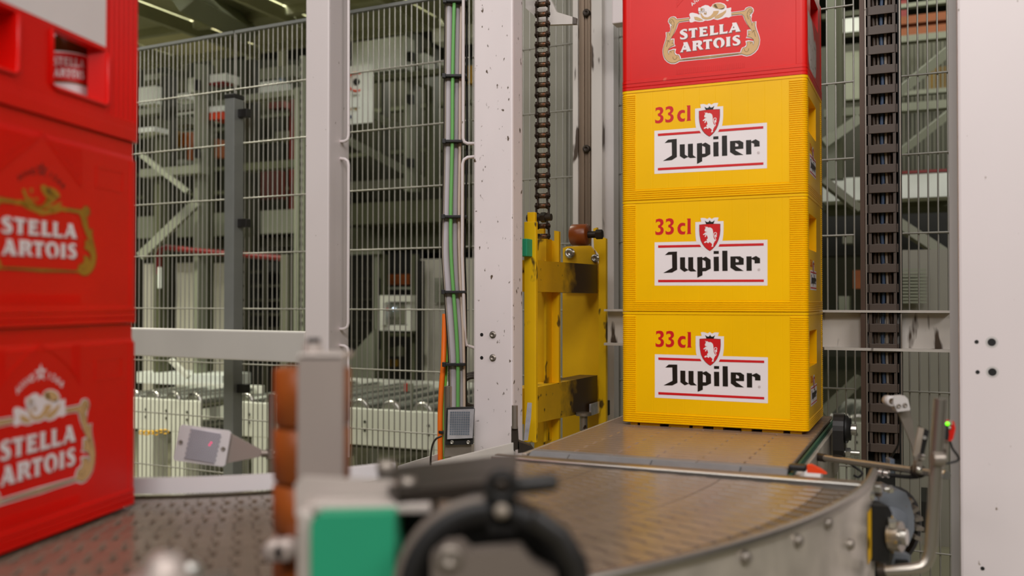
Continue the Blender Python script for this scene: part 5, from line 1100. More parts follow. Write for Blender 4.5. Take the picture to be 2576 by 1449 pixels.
# ------------------------------------------------------------------ foreground guide and clamp
d = 0.815
gr = thing('roller_guide', 'column of brown guide rollers behind a flat steel bar, blurred in the foreground', 'roller guide', P(785, 1449, d), 0)
ys = [(924, 1066), (1072, 1204), (1212, 1330), (1338, 1460), (1466, 1600)]
for i, (y0, y1) in enumerate(ys):
    c0_, c1_ = P(786 - i * 1.0, y1, d + 0.034), P(786 - i * 1.0, y0, d + 0.034); h = (c1_ - c0_).length
    MB().lathe(c0_, UP, [(0, 0), (0.0325, 0), (0.0345, 0.0015), (0.0345, h - 0.0015), (0.0325, h), (0, h)], 26).build('guide_roller', 'brown_roller', gr)
MB().box(P(746, 1216, d - 0.012), X * (118 * (d - 0.012) / FPX), Y * 0.006, UP * ((1216 - 892) * (d - 0.012) / FPX), 0.002).build('flat_bar', 'bar_steel', gr)
MB().cyl(P(785, 1600, d + 0.034), P(785, 905, d + 0.034), 0.008, n=14).build('spindle', 'zinc', gr)
MB().cyl(P(787, 892, d + 0.02), P(787, 862, d + 0.02), 0.0075, n=14).build('top_nut', 'steel_matte', gr); MB().cyl(P(789, 862, d + 0.02), P(789, 851, d + 0.02), 0.006, n=12).build('end_cap', 'rubber_black', gr)
MB().box(P(748, 905, d - 0.012), X * 0.040, Y * 0.05, UP * 0.005, 0.001).build('top_lug', 'steel_matte', gr)
MB().box(P(760, 1600, d), X * 0.03, Y * 0.06, UP * 0.04).build('foot', 'dull_steel', gr)
for x, y in ((718, 1384), (690, 1386)): MB().lathe(P(x, y, d - 0.01), -Y, [(0.010, -0.012), (0.010, 0.004), (0.008, 0.006), (0, 0.006)], 14).build('bolt', 'bar_steel', gr)
d = 0.70
ab = thing('angle_bracket', 'bent steel bracket above the green block, blurred in the foreground', 'bracket', P(770, 1449, d), 0)
mb = MB(); mb.prism([P(x, y, d + 0.03) for x, y in ((742, 1218), (760, 1200), (985, 1210), (998, 1222), (1000, 1258), (985, 1272), (742, 1300))], Y * 0.006); mb.build('upright_plate', 'steel_matte', ab)
mb = MB(); mb.box(P(782, 1292, d), X * (300 * d / FPX), Y * 0.026, UP * 0.0075, 0.002); mb.build('shelf', 'steel_matte', ab)
MB().box(P(744, 1600, d), X * 0.0135, Y * 0.04, UP * (312 * d / FPX), 0.004).build('stem', 'steel_matte', ab)
d = 0.68
solo(MB().prism([P(x, y, d) for x, y in ((781, 1324), (786, 1308), (800, 1297), (985, 1292), (992, 1300), (992, 1600), (781, 1600))], Y * 0.05), 'green_block', 'green_plastic', 'large green plastic block at the bottom edge, blurred', 'block')
d = 0.78
sb = thing('slotted_bar', 'dark flat bar with bolts crossing the foreground, blurred', 'bar', P(1100, 1230, d), 0)
q0, q1 = P(945, 1195, 0.80), P(1300, 1165, 0.95)
mb = MB(); mb.prism([P(950, 1180, 0.86), P(955, 1205, 0.76), P(1000, 1238, 0.70), P(1240, 1212, 0.72), P(1298, 1180, 0.80), P(1300, 1142, 0.98)], UP * -0.010); mb.build('bar', 'dark_steel', sb)
MB().lathe(P(972, 1172, 0.81), UP, [(0.0085, -0.004), (0.0085, 0.003), (0.006, 0.005), (0, 0.005)], 16).build('bolt', 'dull_steel', sb)
MB().lathe(P(1025, 1212, 0.725), UP, [(0.0070, -0.002), (0.0070, 0.003), (0, 0.004)], 6).build('bolt', 'dull_steel', sb)
MB().box(P(1005, 1262, 0.715), X * 0.060, Y * 0.05, UP * 0.008, 0.003).build('spacer', 'rubber_black', sb); MB().box(P(985, 1640, 0.74), X * 0.034, Y * 0.05, UP * (355 * 0.74 / FPX), 0.004).build('dark_filler', 'rubber_black', sb)  # tall dark block added to fill the black area beside the drum
d = 0.66
cl = thing('clamp_handle', 'black clamping knob with bar handle, blurred in the foreground', 'clamp', P(1240, 1449, d), 0)
MB().tube([P(1220, 1232, d), P(1300, 1222, d), P(1395, 1212, d - 0.01), P(1406, 1211, d - 0.01)], [0.0062, 0.0066, 0.0062, 0.003], 12).build('handle', 'black_plastic', cl)
kc = P(1262, 1222, d - 0.012); MB().tube([kc + Vector((math.cos(a) * 0.0088, 0, math.sin(a) * 0.0088)) for a in [2 * PI * i / 20 for i in range(20)]], 0.0030, 10, True).build('knob_ring', 'rubber_black', cl); MB().lathe(kc, -Y, [(0, -0.004), (0.0075, -0.004), (0.0075, 0.0), (0, 0.001)], 18).build('knob_core', 'dark_steel', cl)
MB().box(P(1225, 1350, d), X * (74 * d / FPX), Y * 0.02, UP * (110 * d / FPX), 0.004).build('stem', 'rubber_black', cl)
MB().lathe(P(1262, 1285, d - 0.012), -Y, [(0.005, 0), (0.005, 0.003), (0, 0.004)], 12).build('screw', 'hose_grey', cl)
d = 0.64
wl = thing('round_clamp', 'large black round clamp head with a grey lever at the bottom edge, blurred', 'clamp', P(1235, 1520, d), 0)
c = P(1232, 1495, d + 0.02)
MB().lathe(c, -Y, [(0.055, -0.03), (0.0655, -0.03), (0.0665, -0.005), (0.0650, 0.0), (0.050, 0.0), (0.048, -0.006), (0, -0.006)], 48).build('drum', 'rubber_black', wl)
MB().tube([c + Vector((math.cos(a) * 0.0655, 0.004, math.sin(a) * 0.0655)) for a in [math.radians(178 - i * 6.5) for i in range(14)]], 0.0042, 8).build('rim', 'lever_grey', wl, label='grey rim edge')
mb = MB(); mb.prism([P(x, y, d) for x, y in ((1085, 1400), (1120, 1372), (1160, 1368), (1185, 1392), (1310, 1380), (1345, 1420), (1400, 1449), (1400, 1560), (1085, 1560))], Y * 0.018); mb.build('lever', 'lever_grey', wl, label='grey-brown lever')
MB().lathe(P(1132, 1402, d), -Y, [(0.0085, 0), (0.0085, 0.003), (0.0035, 0.004), (0.003, 0.001), (0, 0.001)], 16).build('bolt', 'dull_steel', wl)
mb = MB(); mb.tube([P(1340, 1300, d), P(1410, 1350, d), P(1452, 1420, d), P(1462, 1500, d)], 0.008, 10); mb.build('strap', 'black_plastic', wl)
d = 0.62
fb = thing('cap_nut', 'shiny cap nut on a washer at the bottom left edge, blurred', 'nut', P(420, 1449, d), 0)
MB().lathe(P(418, 1455, d), UP, [(0, -0.004), (0.024, -0.004), (0.024, 0.002), (0.014, 0.004), (0.013, 0.012), (0.008, 0.017), (0, 0.018)], 24).build('nut', 'bar_steel', fb)
MB().box(P(330, 1500, d), X * 0.06, Y * 0.03, UP * 0.008, 0.002).build('base', 'dull_steel', fb)
solo(MB().lathe(P(482, 1462, d), UP, [(0, -0.006), (0.0065, -0.006), (0.0065, 0.010), (0.004, 0.013), (0, 0.013)], 16), 'bolt', 'zinc', 'small bolt right of the shiny cap nut at the bottom edge', 'bolt')
# ------------------------------------------------------------------ machines beyond the fence
def ub(mb, x0, x1, y0, y1, d, th, ch=0.0, ang=None, top=None):
    """box whose front runs parallel to the fence between two pixel columns, d metres away in its middle"""
    D = U if ang is None else Vector((math.cos(ang), -math.sin(ang), 0)); Nn = Vector((-D.y, D.x, 0))
    xm = (x0 + x1) / 2; m = P(xm, 756, d); m = Vector((m.x, m.y, 0))
    def at(px): a = (px - 1288) / FPX; return (a * m.y - m.x) / (D.x - a * D.y)
    s0, s1 = at(x0), at(x1); z1, z0 = Zat(y0, d, xm), Zat(y1, d, xm)
    z0 = max(z0, 0.0); return mb.box(m + D * s0 + UP * z0, D * (s1 - s0), Nn * th, UP * (z1 - z0), ch)
def bgs(name, m, rect, d, th, label, cat, ang=None, group=None):
    return solo(ub(MB(), *rect, d, th, 0.0, ang), name, m, label, cat, group)
def bgt(name, rect, d, label, cat, group=None):
    p = P((rect[0] + rect[1]) / 2, rect[3], d); return thing(name, label, cat, (p.x, p.y, max(0, p.z)), 0, group)
def seg(mb, a, b, d0, d1, w, th=0.05):              # a straight member between two pixels
    p, q = P(*a, d0), P(*b, d1); t = (q - p).normalized(); n = Y - t * t.y; n.normalize(); s = t.cross(n)
    return mb.box(p - s * w / 2, q - p, n * th, s * w)
# grey panelled cabinet behind the roller chain
t = bgt('grey_cabinet', (1230, 1660, -60, 1120), 3.75, 'tall plain grey cabinet behind the roller chain and yellow carriage', 'cabinet')
ub(MB(), 1228, 1425, -80, 1200, 3.80, 0.5).build('panel', 'panel_grey', t); ub(MB(), 1427, 1660, -80, 1200, 3.66, 0.5).build('panel', 'panel_grey', t)
# overhead walkway top left
mz = thing('overhead_walkway', 'dark overhead walkway with pale tiles and steel beams at the top left', 'walkway', (-2.0, 4.9, 2.78), -TH)
c = Vector((-3.9, 5.5, 2.86))
for i in range(7):
    for j in range(3):
        MB().box(c + U * (i * 0.74) + W * (j * 0.62), U * 0.70, W * 0.58, UP * 0.03).build('deck_tile', 'roof_panel' if (i * 3 + j * 5) % 4 == 1 else 'joist_grey', mz)
for i in range(8): MB().box(c + U * (i * 0.74 - 0.035) - UP * 0.09, U * 0.03, W * 1.86, UP * 0.085).build('joist', 'joist_grey', mz)
for j in range(4): MB().box(c + W * (j * 0.62 - 0.05) - UP * 0.05, U * 5.2, W * 0.045, UP * 0.05).build('cross_joist', 'joist_grey', mz)
MB().box(c - W * 0.08 - UP * 0.12, U * 5.2, W * 0.05, UP * 0.14).build('edge_beam', 'mach_dark', mz)
mb = MB(); seg(mb, (478, -30), (640, 62), 5.0, 5.9, 0.13, 0.12); mb.build('diagonal_beam', 'mach_pale', mz)
for x, y in ((1.2, 4.5), (-4.0, 7.4)): MB().box((x, y, 0), X * 0.1, Y * 0.1, UP * 2.8).build('column', 'mach_green', mz)
solo(MB().cyl(P(530, 20, 5.9), P(580, 4, 5.9), 0.03, n=10), 'yellow_lamp_tube', 'mach_yellow', 'yellow tube under the overhead walkway', 'tube')
bgs('red_beam', 'mach_rust', (345, 775, 60, 78), 6.6, 0.1, 'dark red beam below the overhead walkway', 'beam')
# posts
for x0, x1, y0, y1, d, m, lb in ((486, 499, 160, 1000, 5.62, 'mach_pale', 'pale green machine post, brightest of the left machine'), (503, 515, 160, 1000, 5.75, 'mach_green', 'grey-green post just right of the brightest post'),
        (386, 402, 300, 1000, 5.7, 'mach_green', 'grey-green post close beside the red crates'), (404, 418, 190, 1000, 5.8, 'mach_dark', 'dark post close beside the red crates'),
        (612, 632, 150, 640, 5.8, 'mach_dark', 'dark post just right of the grey fence post'), (739, 750, 220, 840, 5.0, 'mach_pale', 'pale post left of the square white post'),
        (1016, 1028, 80, 480, 5.6, 'mach_pale', 'pale post behind the middle mesh panel, left of two'), (1029, 1042, 80, 480, 5.7, 'mach_green', 'grey-green post behind the middle mesh panel with black clips'),
        (1070, 1088, 120, 470, 5.9, 'mach_green', 'grey-green post nearest the cable bundle'), (958, 966, 190, 480, 6.4, 'mach_dark', 'thin dark post beside the warning sign'),
        (727, 736, 250, 528, 5.9, 'mach_red', 'red post left of the square white post'), (2082, 2104, -40, 450, 4.7, 'mach_pale', 'pale green column right of the red crate'),
        (2106, 2121, -40, 450, 4.8, 'mach_green', 'grey-green column right of the pale one'), (705, 724, 640, 1000, 5.4, 'mach_grey', 'grey post in front of the dark rack')):
    bgs('machine_post', m, (x0, x1, y0, y1), d, 0.08, lb, 'post')
t = bgt('perforated_post', (753, 765, 250, 840), 5.0, 'perforated pale post beside the square white post', 'post')
ub(MB(), 752, 764, 140, 840, 5.0, 0.05).build('strip', 'mach_pale', t)
mb = MB()
for k in range(34): p = P(758, 158 + k * 20, 4.995); mb.box(p - X * 0.006, X * 0.012, Y * 0.006, UP * 0.02)
mb.build('slot_holes', 'mach_dark', t, kind='stuff')
for y in (130, 237, 398): solo(ub(MB(), 1022, 1034, y, y + 22, 5.55, 0.04), 'post_clip', 'mach_black', {130: 'black clip high on the grey-green post', 237: 'black clip in the middle of the grey-green post', 398: 'black clip low on the grey-green post'}[y], 'clip')
for y, lb in ((200, 'black clip on the dark left post, upper'), (370, 'black clip on the dark left post, lower')): solo(ub(MB(), 484, 494, y, y + 26, 5.55, 0.03), 'post_clip', 'mach_black', lb, 'clip')
# horizontal members
for x0, x1, y0, y1, d, th, m, lb in ((345, 575, 262, 277, 5.9, 0.06, 'mach_pale', 'pale rail crossing the left machine high up'), (605, 770, 230, 245, 5.6, 0.06, 'mach_pale', 'pale rail right of the grey fence post'),
        (875, 1185, 180, 193, 5.5, 0.06, 'mach_green', 'green-grey rail crossing behind the warning sign'), (350, 500, 420, 440, 5.6, 0.08, 'mach_pale', 'short pale rail low in the left machine'),
        (605, 765, 405, 424, 5.5, 0.08, 'mach_green', 'grey-green rail between fence post and square post'), (875, 1185, 448, 470, 6.2, 0.1, 'mach_grey', 'grey beam low behind the middle mesh panel'),
        (345, 765, 535, 592, 6.0, 0.4, 'mach_pale', 'large pale box beam across the left machine'), (870, 1185, 505, 560, 6.0, 0.4, 'mach_green', 'large grey-green box beam behind the middle mesh panel'),
        (2075, 2400, 262, 282, 5.2, 0.08, 'mach_pale', 'pale cross rail behind the cable chain'), (2070, 2400, 442, 500, 5.0, 0.3, 'mach_white', 'broad white beam behind the cable chain'),
        (2240, 2400, 85, 101, 5.8, 0.08, 'mach_pale', 'pale rail under the orange bars top right'), (2240, 2400, 4, 14, 5.5, 0.05, 'mach_pale', 'pale rail at the top edge right of the cable chain'),
        (2070, 2170, 30, 42, 5.2, 0.05, 'mach_green', 'dull rail right of the red crate near the top'), (2250, 2400, 225, 236, 6.0, 0.06, 'mach_pale', 'thin pale rail behind the right diagonal brace'),
        (345, 770, 600, 625, 6.1, 0.3, 'mach_dark', 'dark strip standing in for the shadow below the large pale box beam'), (870, 1190, 568, 626, 6.3, 0.4, 'mach_green', 'broad grey duct under the middle box beam'),  # first entry: dark box in place of the shadow under the pale beam
        (870, 1190, 636, 655, 6.6, 0.3, 'mach_black', 'black strip standing in for the dark gap below the grey duct'), (2070, 2400, 505, 524, 5.2, 0.4, 'mach_green', 'grey edge below the broad white beam'),  # first entry: solid black box gives the gap under the duct its darkness
        (875, 1185, 265, 275, 6.6, 0.06, 'mach_green', 'thin rail low beside the warning sign'), (875, 1185, 375, 385, 6.6, 0.06, 'mach_green', 'thin rail in the shadow below the warning sign'),
        (345, 575, 330, 338, 6.8, 0.06, 'mach_green', 'thin dull rail behind the yellow box')):
    bgs('machine_rail', m, (x0, x1, y0, y1), d, th, lb, 'rail')
for a_, b_, d0, d1, w, m, lb in (((352, 388), (470, 482), 5.3, 5.3, 0.028, 'mach_pale', 'thin diagonal brace beside the red crates'), ((350, 645), (492, 508), 5.5, 5.5, 0.05, 'mach_pale', 'pale diagonal brace in front of the left box beam'),
        ((2254, 240), (2395, 122), 4.6, 4.5, 0.045, 'mach_pale', 'upper diagonal brace right of the cable chain'), ((2262, 388), (2395, 282), 4.7, 4.6, 0.035, 'mach_pale', 'lower diagonal brace right of the cable chain'),
        ((2074, 360), (2165, 296), 4.6, 4.6, 0.045, 'mach_pale', 'diagonal brace right of the upper yellow crate'), ((2074, 452), (2166, 525), 4.4, 4.4, 0.035, 'mach_grey', 'diagonal brace crossing the broad white beam'),
        ((2250, 552), (2395, 648), 4.5, 4.4, 0.05, 'mach_grey', 'diagonal brace below the broad white beam'), ((2074, 1042), (2170, 952), 4.3, 4.3, 0.04, 'mach_grey', 'diagonal brace low behind the bearing'),
        ((425, 905), (470, 950), 4.9, 4.9, 0.02, 'mach_cream', 'small diagonal strut above the roller conveyor'), ((1005, 70), (1085, 120), 6.6, 7.2, 0.09, 'mach_dark', 'dark overhead strut behind the middle panel'),
        ((895, 265), (1020, 330), 6.0, 6.2, 0.05, 'mach_pale', 'sloping pale chute right of the warning sign, upper'), ((880, 355), (1060, 450), 6.1, 6.3, 0.05, 'mach_pale', 'sloping pale chute right of the warning sign, lower'), ((2260, 955), (2330, 905), 4.2, 4.2, 0.012, 'mach_pale', 'thin strut behind the lower right mesh')):
    solo(seg(MB(), a_, b_, d0, d1, w), 'diagonal_brace', m, lb, 'brace')
# white hoods, lamps and boxes high up
for rect, d, m, lb in (((345, 388, 218, 262), 6.2, 'mach_white', 'white hood at the edge of the red crates'), ((360, 402, 186, 200), 6.6, 'mach_pale', 'pale panel high beside the red crates'),
        ((426, 468, 236, 250), 6.0, 'mach_white', 'flat white tray above the left rail'), ((440, 485, 268, 288), 6.1, 'mach_white', 'white tray under the left rail'), ((425, 478, 296, 314), 6.1, 'mach_pale', 'pale tray below the white tray'),
        ((470, 486, 196, 232), 6.5, 'mach_white', 'small lit white box beside the pale post'), ((525, 566, 186, 206), 5.6, 'mach_white', 'white lid above the dark red strip'), ((650, 738, 168, 196), 5.7, 'mach_pale', 'pale hood right of the grey fence post'),
        ((652, 700, 204, 236), 5.72, 'mach_white', 'white box under the pale hood'), ((884, 1016, 98, 180), 5.6, 'mach_white', 'large bright white panel behind the middle mesh'), ((1040, 1068, 135, 172), 5.7, 'mach_white', 'small white panel right of the large one'),
        ((1088, 1190, 66, 100), 5.3, 'mach_white', 'white panel left of the cable bundle near the top'), ((1100, 1150, 150, 162), 5.6, 'mach_white', 'thin white box beside the cable bundle'), ((1042, 1068, 186, 212), 5.6, 'mach_pale', 'small pale box below the rail'),
        ((968, 1012, 14, 34), 6.2, 'mach_pale', 'pale lamp box at the fence top'), ((345, 385, 320, 332), 5.6, 'mach_white', 'white edge beside the red crates'), ((430, 462, 402, 414), 5.9, 'mach_pale', 'small pale bracket left of the pale post'),
        ((690, 722, 330, 352), 6.2, 'mach_pale', 'small pale box in the shade right of the fence post'), ((2125, 2165, 45, 80), 6.2, 'mach_white', 'white panel between crate and cable chain near the top'), ((2128, 2165, 130, 250), 6.6, 'mach_pale', 'pale louvered panel between crate and cable chain'),
        ((2110, 2136, 745, 790), 4.8, 'mach_pale', 'pale switch box right of the lowest yellow crate'), ((2120, 2145, 590, 612), 5.0, 'mach_grey', 'grey box below the broad white beam')):
    bgs('machine_housing', m, rect, d, 0.12, lb, 'housing')
t = bgt('orange_box', (523, 560, 265, 302), 5.7, 'white box with an orange face left of the grey fence post', 'box')
ub(MB(), 523, 560, 267, 281, 5.7, 0.15).build('lid', 'mach_white', t); ub(MB(), 525, 557, 282, 300, 5.7, 0.14).build('face', 'sign_orange', t)
for rect, d, m, lb in (((426, 436, 328, 366), 6.0, 'mach_yellow', 'yellow edge plate in the left machine'), ((437, 480, 334, 365), 6.05, 'mach_orange', 'orange-brown plate in the left machine'), ((470, 479, 355, 402), 5.95, 'mach_orange', 'narrow orange upright beside the pale post'),
        ((525, 545, 350, 395), 6.0, 'mach_orange', 'orange upright left of the grey fence post'), ((612, 624, 340, 385), 6.2, 'mach_orange', 'orange upright right of the grey fence post'), ((2240, 2400, 36, 56), 6.2, 'mach_orange', 'upper orange bar at the top right'),
        ((2240, 2400, 66, 86), 6.2, 'mach_orange', 'lower orange bar at the top right'), ((2335, 2400, 168, 228), 6.4, 'mach_yellow', 'yellow mesh box at the right'), ((2146, 2166, 680, 726), 5.0, 'mach_orange', 'orange box beside the cable chain'),
        ((2268, 2286, 0, 48), 6.6, 'mach_red', 'red upright at the top right'), ((1174, 1192, 165, 210), 5.0, 'mach_yellow', 'yellow cap right of the cable bundle'), ((524, 560, 206, 212), 5.6, 'mach_red', 'dark red strip below the white lid'), ((2240, 2400, 428, 434), 5.0, 'mach_red', 'thin red line on top of the broad white beam'),
        ((672, 712, 256, 272), 6.6, 'mach_rust', 'dull red bar right of the fence post'), ((655, 700, 430, 500), 6.9, 'mach_rust', 'dull red crates far back between the posts')):
    bgs('machine_guard', m, rect, d, 0.08, lb, 'guard')
solo(MB().lathe(P(708, 213, 5.8), -Y, [(0.016, 0), (0.012, 0.006), (0, 0.008)], 14), 'indicator_lamp', 'led_white', 'small lit white lamp above the pale rail', 'lamp')
solo(MB().lathe(P(694, 212, 5.8), -Y, [(0.014, 0), (0.010, 0.006), (0, 0.008)], 14), 'emergency_button', 'sensor_red', 'small red button left of the lit white lamp', 'button')
# warning sign
sg_ = bgt('warning_sign', (862, 936, 165, 312), 5.3, 'white notice with a red prohibition ring behind the mesh', 'sign')
ub(MB(), 840, 936, 166, 312, 5.3, 0.006).build('board', 'mach_white', sg_)
c = P(897, 206, 5.285)
MB().tube([c + Vector((math.cos(a), -0.05 * 0, math.sin(a))) * 0.052 for a in [2 * PI * i / 28 for i in range(28)]], 0.006, 6, True).build('red_ring', 'sign_orange', sg_)
MB().lathe(c, -Y, [(0.020, 0), (0.020, 0.003), (0, 0.003)], 16).build('pictogram', 'mach_black', sg_)
for y in (238, 270): 
    mb = MB()
    for x0, x1 in ((884, 900), (902, 918), (920, 930)): mb.prism([P(x, yy, 5.283) for x, yy in ((x0, y), (x1, y - 1), (x1, y + 2), (x0, y + 3))], Y * 0.002)
    mb.build('small_print', 'mach_grey', sg_)
for x in (884, 896): MB().prism([P(x - 4, 277, 5.283), P(x + 4, 277, 5.283), P(x, 269, 5.283)], Y * 0.002).build('hazard_triangle', 'mach_yellow', sg_)
MB().lathe(P(883, 294, 5.284), -Y, [(0.010, 0), (0.010, 0.003), (0, 0.003)], 12).build('mandatory_disc', 'hose_blue', sg_)
# red pipe
solo(MB().tube([P(400, 690, 5.6), P(400, 640, 5.6), P(404, 628, 5.6), P(420, 622, 5.6), P(480, 630, 5.55), P(600, 640, 5.5), P(740, 652, 5.45)], 0.018, 10), 'red_pipe', 'mach_red', 'red pipe running below the left box beam', 'pipe')
solo(MB().tube([P(402, 725, 5.5), P(402, 672, 5.5)], 0.012, 10), 'white_valve', 'mach_white', 'white valve stem under the end of the red pipe', 'valve')
# cabinets
def cabinet(rect, d, label, m, louver=None, door=None):
    t = bgt('switch_cabinet', rect, d, label, 'cabinet'); ub(MB(), *rect, d, 0.5, 0.0).build('body', m, t)
    if door: ub(MB(), *door, d - 0.02, 0.02).build('door', m, t)
    if louver:
        x0, x1, y0, y1, n = louver
        for k in range(n):
            yy = y0 + (y1 - y0) * k / n; ub(MB(), x0, x1, yy, yy + (y1 - y0) / n * 0.6, d - 0.035, 0.02).build('louver_slat', 'mach_pale', t)
    return t
cabinet((362, 500, 662, 1010), 6.5, 'large grey switch cabinet with louvres beside the red crates', 'cabinet_grey', (397, 436, 700, 758, 11))
cabinet((505, 590, 662, 1010), 6.32, 'plain grey switch cabinet behind the grey fence post', 'cabinet_grey')
cabinet((1058, 1240, 650, 1010), 6.0, 'grey switch cabinet with louvres behind the cable bundle', 'cabinet_grey', (1090, 1118, 700, 762, 10))
cabinet((2240, 2420, 628, 1460), 4.0, 'grey cabinet with louvred vent behind the right mesh panel', 'panel_grey', (2250, 2330, 676, 766, 11))
t = bgt('storage_rack', (616, 735, 650, 930), 5.9, 'dark rack of shelves left of the square white post', 'rack')
ub(MB(), 612, 770, 650, 1000, 6.05, 0.05).build('back', 'mach_black', t)
for k in range(6): ub(MB(), 608, 735, 680 + k * 36, 686 + k * 36, 5.9, 0.12).build('shelf', 'mach_dark', t)
for x in (616, 664, 728): ub(MB(), x, x + 6, 650, 1000, 5.88, 0.02).build('upright', 'mach_dark', t)
ub(MB(), 670, 700, 660, 684, 5.86, 0.02).build('tag', 'mach_black', t)
# caged machine in the middle
t = bgt('caged_machine', (868, 1058, 640, 1000), 5.95, 'dark caged machine in pale frame behind the middle mesh panel', 'machine')
ub(MB(), 868, 1060, 632, 1010, 6.45, 0.05).build('dark_interior', 'mach_black', t)
for rect, m in (((868, 956, 626, 640), 'mach_pale'), ((941, 950, 640, 1000), 'mach_pale'), ((956, 966, 640, 1000), 'mach_green'), ((1033, 1044, 640, 1000), 'mach_green'), ((950, 956, 700, 880), 'mach_black')): ub(MB(), *rect, 5.95, 0.05).build('frame_member', m, t)
for k in range(6): ub(MB(), 870, 940, 700 + k * 52, 703 + k * 52, 6.05, 0.02).build('cage_bar', 'mach_dark', t)
for k in range(8): ub(MB(), 874 + k * 9, 876 + k * 9, 650, 1000, 6.07, 0.01).build('cage_bar', 'mach_dark', t)
ub(MB(), 972, 1030, 690, 716, 6.25, 0.05).build('rusty_plate', 'brown_roller', t); ub(MB(), 966, 1034, 722, 728, 6.05, 0.05).build('cross_bar', 'mach_pale', t)
ub(MB(), 966, 1034, 838, 846, 5.95, 0.05).build('cross_bar', 'mach_green', t); ub(MB(), 978, 1008, 874, 896, 6.05, 0.06).build('drive_box', 'mach_green', t); ub(MB(), 1002, 1007, 870, 896, 6.00, 0.03).build('drive_strip', 'mach_pale', t)
for x in (973, 991): ub(MB(), x, x + 6, 905, 922, 6.05, 0.03).build('yellow_fitting', 'mach_yellow', t)
mb = MB(); mb.prism([P(x, y, 5.8) for x, y in ((862, 915), (942, 828), (942, 1010), (862, 1010))], Y * 0.05); mb.build('triangular_guard', 'mach_pale', t)
bgs('dark_post', 'mach_black', (1044, 1056, 655, 1000), 5.9, 0.06, 'dark post between caged machine and switch cabinet', 'post')
cpn = bgt('control_panel', (955, 1036, 742, 836), 5.65, 'pale framed control panel with a lit lamp behind the mesh', 'control panel')
for rect in ((955, 1033, 743, 759), (955, 1033, 818, 832), (955, 968, 759, 818), (1020, 1033, 759, 818)): ub(MB(), *rect, 5.65, 0.06).build('frame', 'mach_cream', cpn)
ub(MB(), 968, 1020, 759, 818, 5.68, 0.05).build('face', 'mach_grey', cpn)
for rect, m in (((966, 1021, 757, 760), 'mach_dark'), ((966, 969, 759, 818), 'mach_dark'), ((1018, 1021, 759, 818), 'mach_dark'), ((966, 1021, 816, 819), 'mach_dark')): ub(MB(), *rect, 5.66, 0.02).build('gasket', m, cpn)
for x, y, r, m, nm in ((991, 777, 0.0085, 'led_white', 'lamp'), (975, 778, 0.009, 'sensor_red', 'stop_button'), (978, 770, 0.006, 'mach_yellow', 'yellow_ring'), (980, 800, 0.006, 'mach_black', 'switch'), (992, 800, 0.007, 'mach_black', 'switch'), (1004, 800, 0.006, 'mach_green', 'switch'), (1003, 776, 0.006, 'mach_green', 'switch')):
    MB().lathe(P(x, y, 5.67), -Y, [(r, 0), (r, 0.012), (0, 0.014)], 12).build(nm, m, cpn)
# roller conveyors beyond the fence
def roller_conveyor(x0, x1, ytop, d, label, n, wd=0.75, hz=None):
    p = P((x0 + x1) / 2, ytop, d); zt = p.z
    t = thing('roller_conveyor', label, 'conveyor', (p.x, p.y, 0), -TH)
    def at(px): a = (px - 1288) / FPX; return (a * p.y - p.x) / (U.x - a * U.y)
    s0, s1 = at(x0), at(x1); o = Vector((p.x, p.y, 0))
    MB().box(o + U * s0 + UP * (zt - 0.17), U * (s1 - s0), W * 0.02, UP * 0.17, 0.004).build('side_rail', 'mach_cream', t)
    MB().box(o + U * s0 + W * wd + UP * (zt - 0.17), U * (s1 - s0), W * 0.02, UP * 0.21, 0.004).build('side_rail', 'mach_cream', t)
    for k in range(n):
        c = o + U * (s0 + (s1 - s0) * (k + 0.5) / n) + UP * (zt - 0.012)
        MB().cyl(c + W * 0.02, c + W * wd, 0.040, n=14).build('roller', 'steel_roller', t)
        MB().lathe(c + W * 0.03, W, [(0, -0.004), (0.046, -0.004), (0.054, 0.0), (0.054, 0.012), (0.041, 0.018)], 16).build('roller_flange', 'zinc', t)
    for k in range(4):
        c = o + U * (s0 + (s1 - s0) * (k + 0.4) / 4) - W * 0.004
        for dz in (0.06, 0.10): MB().lathe(c + UP * (zt - dz), -W, [(0.008, 0), (0, 0.001)], 8).build('bolt_hole', 'mach_dark', t, fix=False)
    for s in (s0 + 0.15, s1 - 0.2): MB().box(o + U * s + UP * 0, U * 0.10, W * 0.10, UP * (zt - 0.17)).build('leg', 'mach_cream', t); MB().box(o + U * s + W * (wd - 0.1), U * 0.10, W * 0.10, UP * (zt - 0.17)).build('leg', 'mach_cream', t)
    MB().box(o + U * s0 + W * 0.1 + UP * (zt - 0.20), U * (s1 - s0), W * (wd - 0.2), UP * 0.04).build('bed', 'mach_dark', t)
    return t
roller_conveyor(300, 505, 1004, 5.0, 'pale roller conveyor beside the bottom red crate', 4, 0.5)
roller_conveyor(575, 1180, 1026, 4.35, 'pale roller conveyor behind the brown rollers and cable bundle', 8, 1.0)
roller_conveyor(2060, 2215, 1062, 4.75, 'pale roller conveyor behind the bearing and cable chain', 4)
bgs('white_tray', 'mach_white', (345, 560, 940, 968), 5.6, 0.25, 'bright white tray above the left roller conveyor', 'tray')
t = bgt('yellow_chain', (352, 418, 1080, 1096), 4.75, 'yellow plastic chain hanging low behind the mesh', 'chain')
for k in range(6):
    c = P(356 + k * 12, 1088 - (3 if k > 3 else 0) + (k % 2), 4.6); MB().tube([c + Vector((math.cos(a) * 0.016, 0, math.sin(a) * (0.010 if k % 2 else 0.007))) for a in [2 * PI * i / 10 for i in range(10)]], 0.0035, 6, True).build('link', 'sticker_yellow', t)
t = bgt('photo_sensor', (1015, 1045, 965, 1060), 4.3, 'small sensor on a stalk with a red face above the rollers', 'sensor')
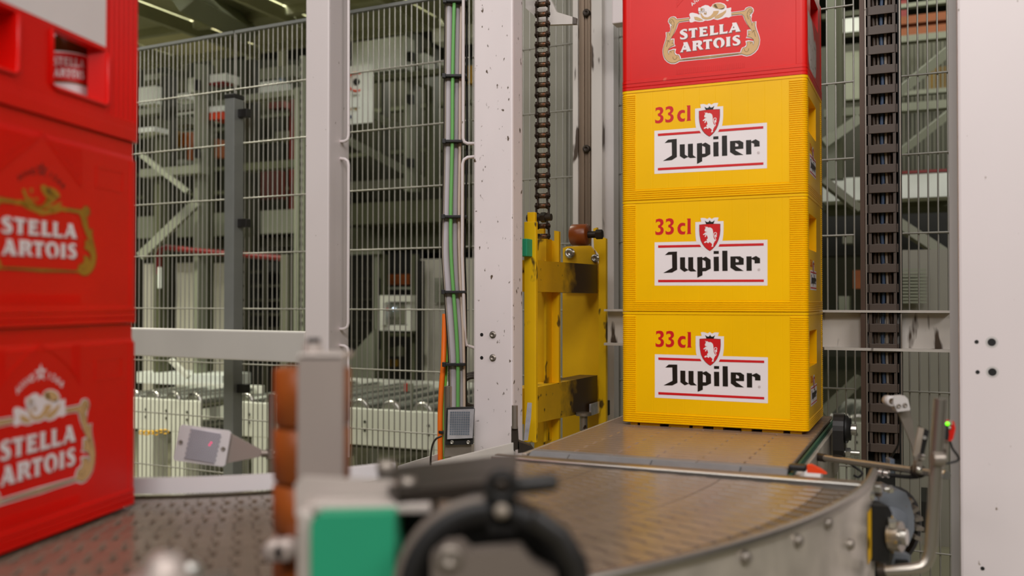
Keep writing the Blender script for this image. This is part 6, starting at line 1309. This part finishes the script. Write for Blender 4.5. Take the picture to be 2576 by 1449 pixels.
MB().box(P(1017, 985, 4.3), X * 0.014, Y * 0.03, UP * 0.036).build('face', 'sensor_red', t); MB().box(P(1025, 985, 4.3), X * 0.025, Y * 0.03, UP * 0.036).build('body', 'mach_pale', t); MB().cyl(P(1036, 1052, 4.3), P(1036, 985, 4.3), 0.006, n=8).build('stalk', 'mach_pale', t)
t = bgt('cable_coil', (1165, 1192, 948, 1010), 2.6, 'coiled dark hose just left of the white post', 'hose')
c = P(1190, 985, 2.6)
for k in range(3): MB().tube([c + Vector((math.cos(a) * (0.035 + k * 0.006), k * 0.008, math.sin(a) * (0.04 + k * 0.005))) for a in [2 * PI * i / 20 for i in range(20)]], 0.005, 8, True).build('turn', 'dark_steel', t)
# darker depth of the hall
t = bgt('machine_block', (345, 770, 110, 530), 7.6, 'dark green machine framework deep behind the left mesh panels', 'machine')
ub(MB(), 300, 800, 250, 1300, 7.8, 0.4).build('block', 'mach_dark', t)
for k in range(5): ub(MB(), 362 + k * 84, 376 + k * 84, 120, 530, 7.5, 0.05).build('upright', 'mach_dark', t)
for k in range(4): ub(MB(), 340, 775, 300 + k * 60, 308 + k * 60, 7.4, 0.05).build('tie_bar', 'mach_green', t)
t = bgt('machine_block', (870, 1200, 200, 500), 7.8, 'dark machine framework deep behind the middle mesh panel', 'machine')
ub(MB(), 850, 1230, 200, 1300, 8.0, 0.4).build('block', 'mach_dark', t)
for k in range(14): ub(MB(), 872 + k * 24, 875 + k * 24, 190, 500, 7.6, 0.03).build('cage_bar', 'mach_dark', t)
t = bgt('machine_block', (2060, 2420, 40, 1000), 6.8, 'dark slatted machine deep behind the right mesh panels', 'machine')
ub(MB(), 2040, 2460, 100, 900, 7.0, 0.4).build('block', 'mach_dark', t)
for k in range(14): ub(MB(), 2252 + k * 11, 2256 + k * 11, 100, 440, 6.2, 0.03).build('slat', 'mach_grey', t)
ub(MB(), 2040, 2460, 500, 640, 6.0, 0.3).build('dark_fill_box', 'mach_black', t)  # solid black box stands in for the darkness below the white beam
bgs('low_box', 'mach_black', (2312, 2332, 1262, 1340), 3.6, 0.3, 'black box on the floor behind the bent tube', 'box')
